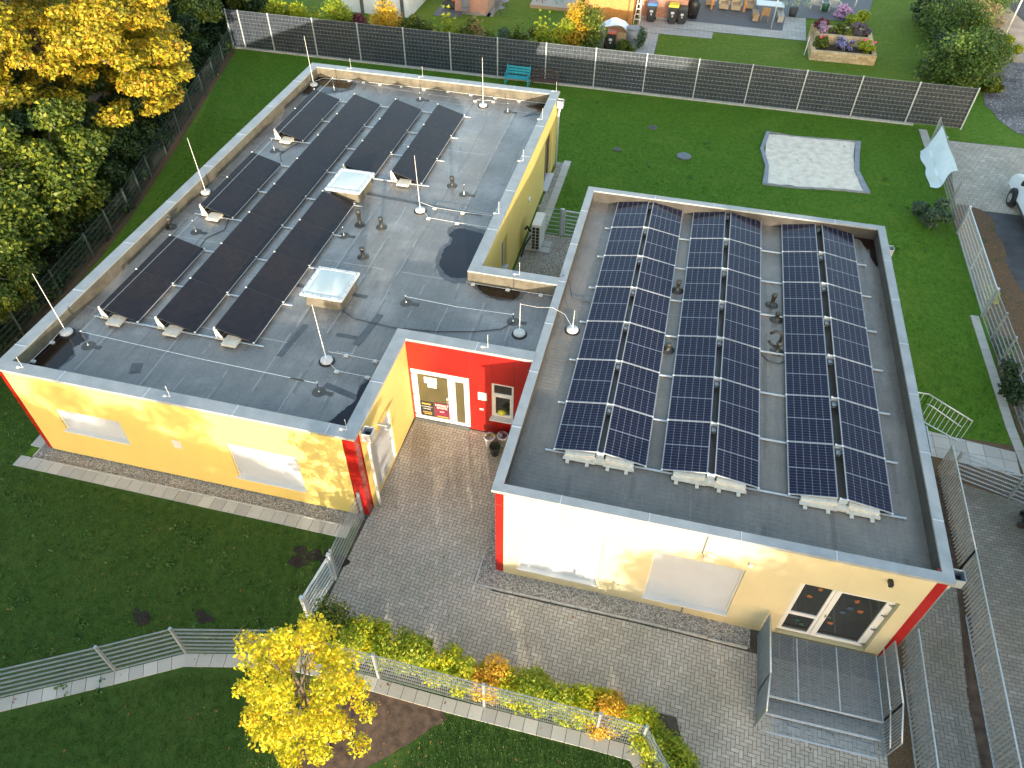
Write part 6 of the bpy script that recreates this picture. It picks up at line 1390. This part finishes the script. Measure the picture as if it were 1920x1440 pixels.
leaves('undergrowth', UC, 42000, .085, 'leaf_dark'); tag(bpy.data.objects['undergrowth'], 'dark green undergrowth below the trees behind the left fence', kind='stuff')
FL = [(random.uniform(-12, 10), random.uniform(-8, 4), 0, 1) for _ in range(260)]+[(random.uniform(15.6, 17), random.uniform(9, 22), 0, 1) for _ in range(240)]+[(-2.4+random.gauss(0, 1.4), -5.4+random.gauss(0, 1.2), 0, 1) for _ in range(120)]+[(-18.3+random.gauss(0, .5)-y_*.11, y_, 0, 1) for y_ in [random.uniform(2, 28) for _ in range(260)]]
mb = MB()
for x, y, *_ in FL:
    if (-3.76 < x < .1 and y > 8) or (0 < x < 10.5 and y > 0) or (-14.5 < x < -3.7 and y > .6): continue
    a = random.uniform(0, 6.28); s_ = random.uniform(.025, .05); z = G(x, y)+.03; mb.quad((x+s_*math.cos(a), y+s_*math.sin(a), z), (x-s_*.5*math.sin(a), y+s_*.5*math.cos(a), z+.012), (x-s_*math.cos(a), y-s_*math.sin(a), z), (x+s_*.5*math.sin(a), y-s_*.5*math.cos(a), z+.008))
tag(mb.build('fallen_leaves', 'fallen'), 'fallen autumn leaves on lawn and paving', kind='stuff')
for lab, px, py, r_ in (('bare black soil patch in the lawn beside the paved yard', 590, 1042, .75), ('bare dark soil patch in the lawn behind the foreground fence', 385, 1160, .32), ('torn strip of dark soil near the foreground fence', 262, 1160, .45)):
    x0_, y0_, _ = atg(px, py); q_ = random.Random(int(px))
    for k_ in range(9):
        rr = r_*q_.uniform(.12, .42)*(1.5 if k_ == 0 else 1); x = x0_+q_.gauss(0, .42)*r_*(k_ > 0); y = y0_+q_.gauss(0, .24)*r_*(k_ > 0)
        sheet('soil_patch', blob([(x+rr*q_.uniform(.6, 1.25)*math.cos(a), y+rr*q_.uniform(.4, .85)*math.sin(a)) for a in [i_*.628 for i_ in range(10)]], 3, .008, int(px)+k_), .018+.0012*k_, 'black_soil', **S)
# ------------------------------------------------------------------ trees south of the plot, behind the drone, that shade the ground
gt = 'trees across the street south of the plot'
for (x, y, s_, lab) in ((-6.0, -28.5, 1.36, 'street tree south of the plot, first from the west'), (-2.6, -29.5, 1.34, 'street tree south of the plot, second from the west'), (.8, -28.5, 1.30, 'street tree south of the plot, third from the west'), (-9.4, -29, 1.32, 'street tree west of the others, south of the plot'),
                        (16.4, -28.0, 1.55, 'street tree south of the plot, fourth from the west'), (19.6, -28.5, 1.6, 'street tree south of the plot, fifth from the west'), (23.0, -28.5, 1.6, 'street tree south of the plot, sixth from the west')):
    dup(g1, (x, y, 0), x, (s_, s_, s_), lab, gt)
for x, s_, lab in ((25.5, 2.2, 'tall street tree south-east of the plot, first'), (29, 2.3, 'tall street tree south-east of the plot, second'), (32.5, 2.3, 'tall street tree south-east of the plot, third'), (36, 2.4, 'tall street tree south-east of the plot, fourth'), (40, 2.4, 'tall street tree south-east of the plot, fifth')):
    dup(g2, (x, -27, 0), x, (s_, s_, s_*1.2), lab, gt)
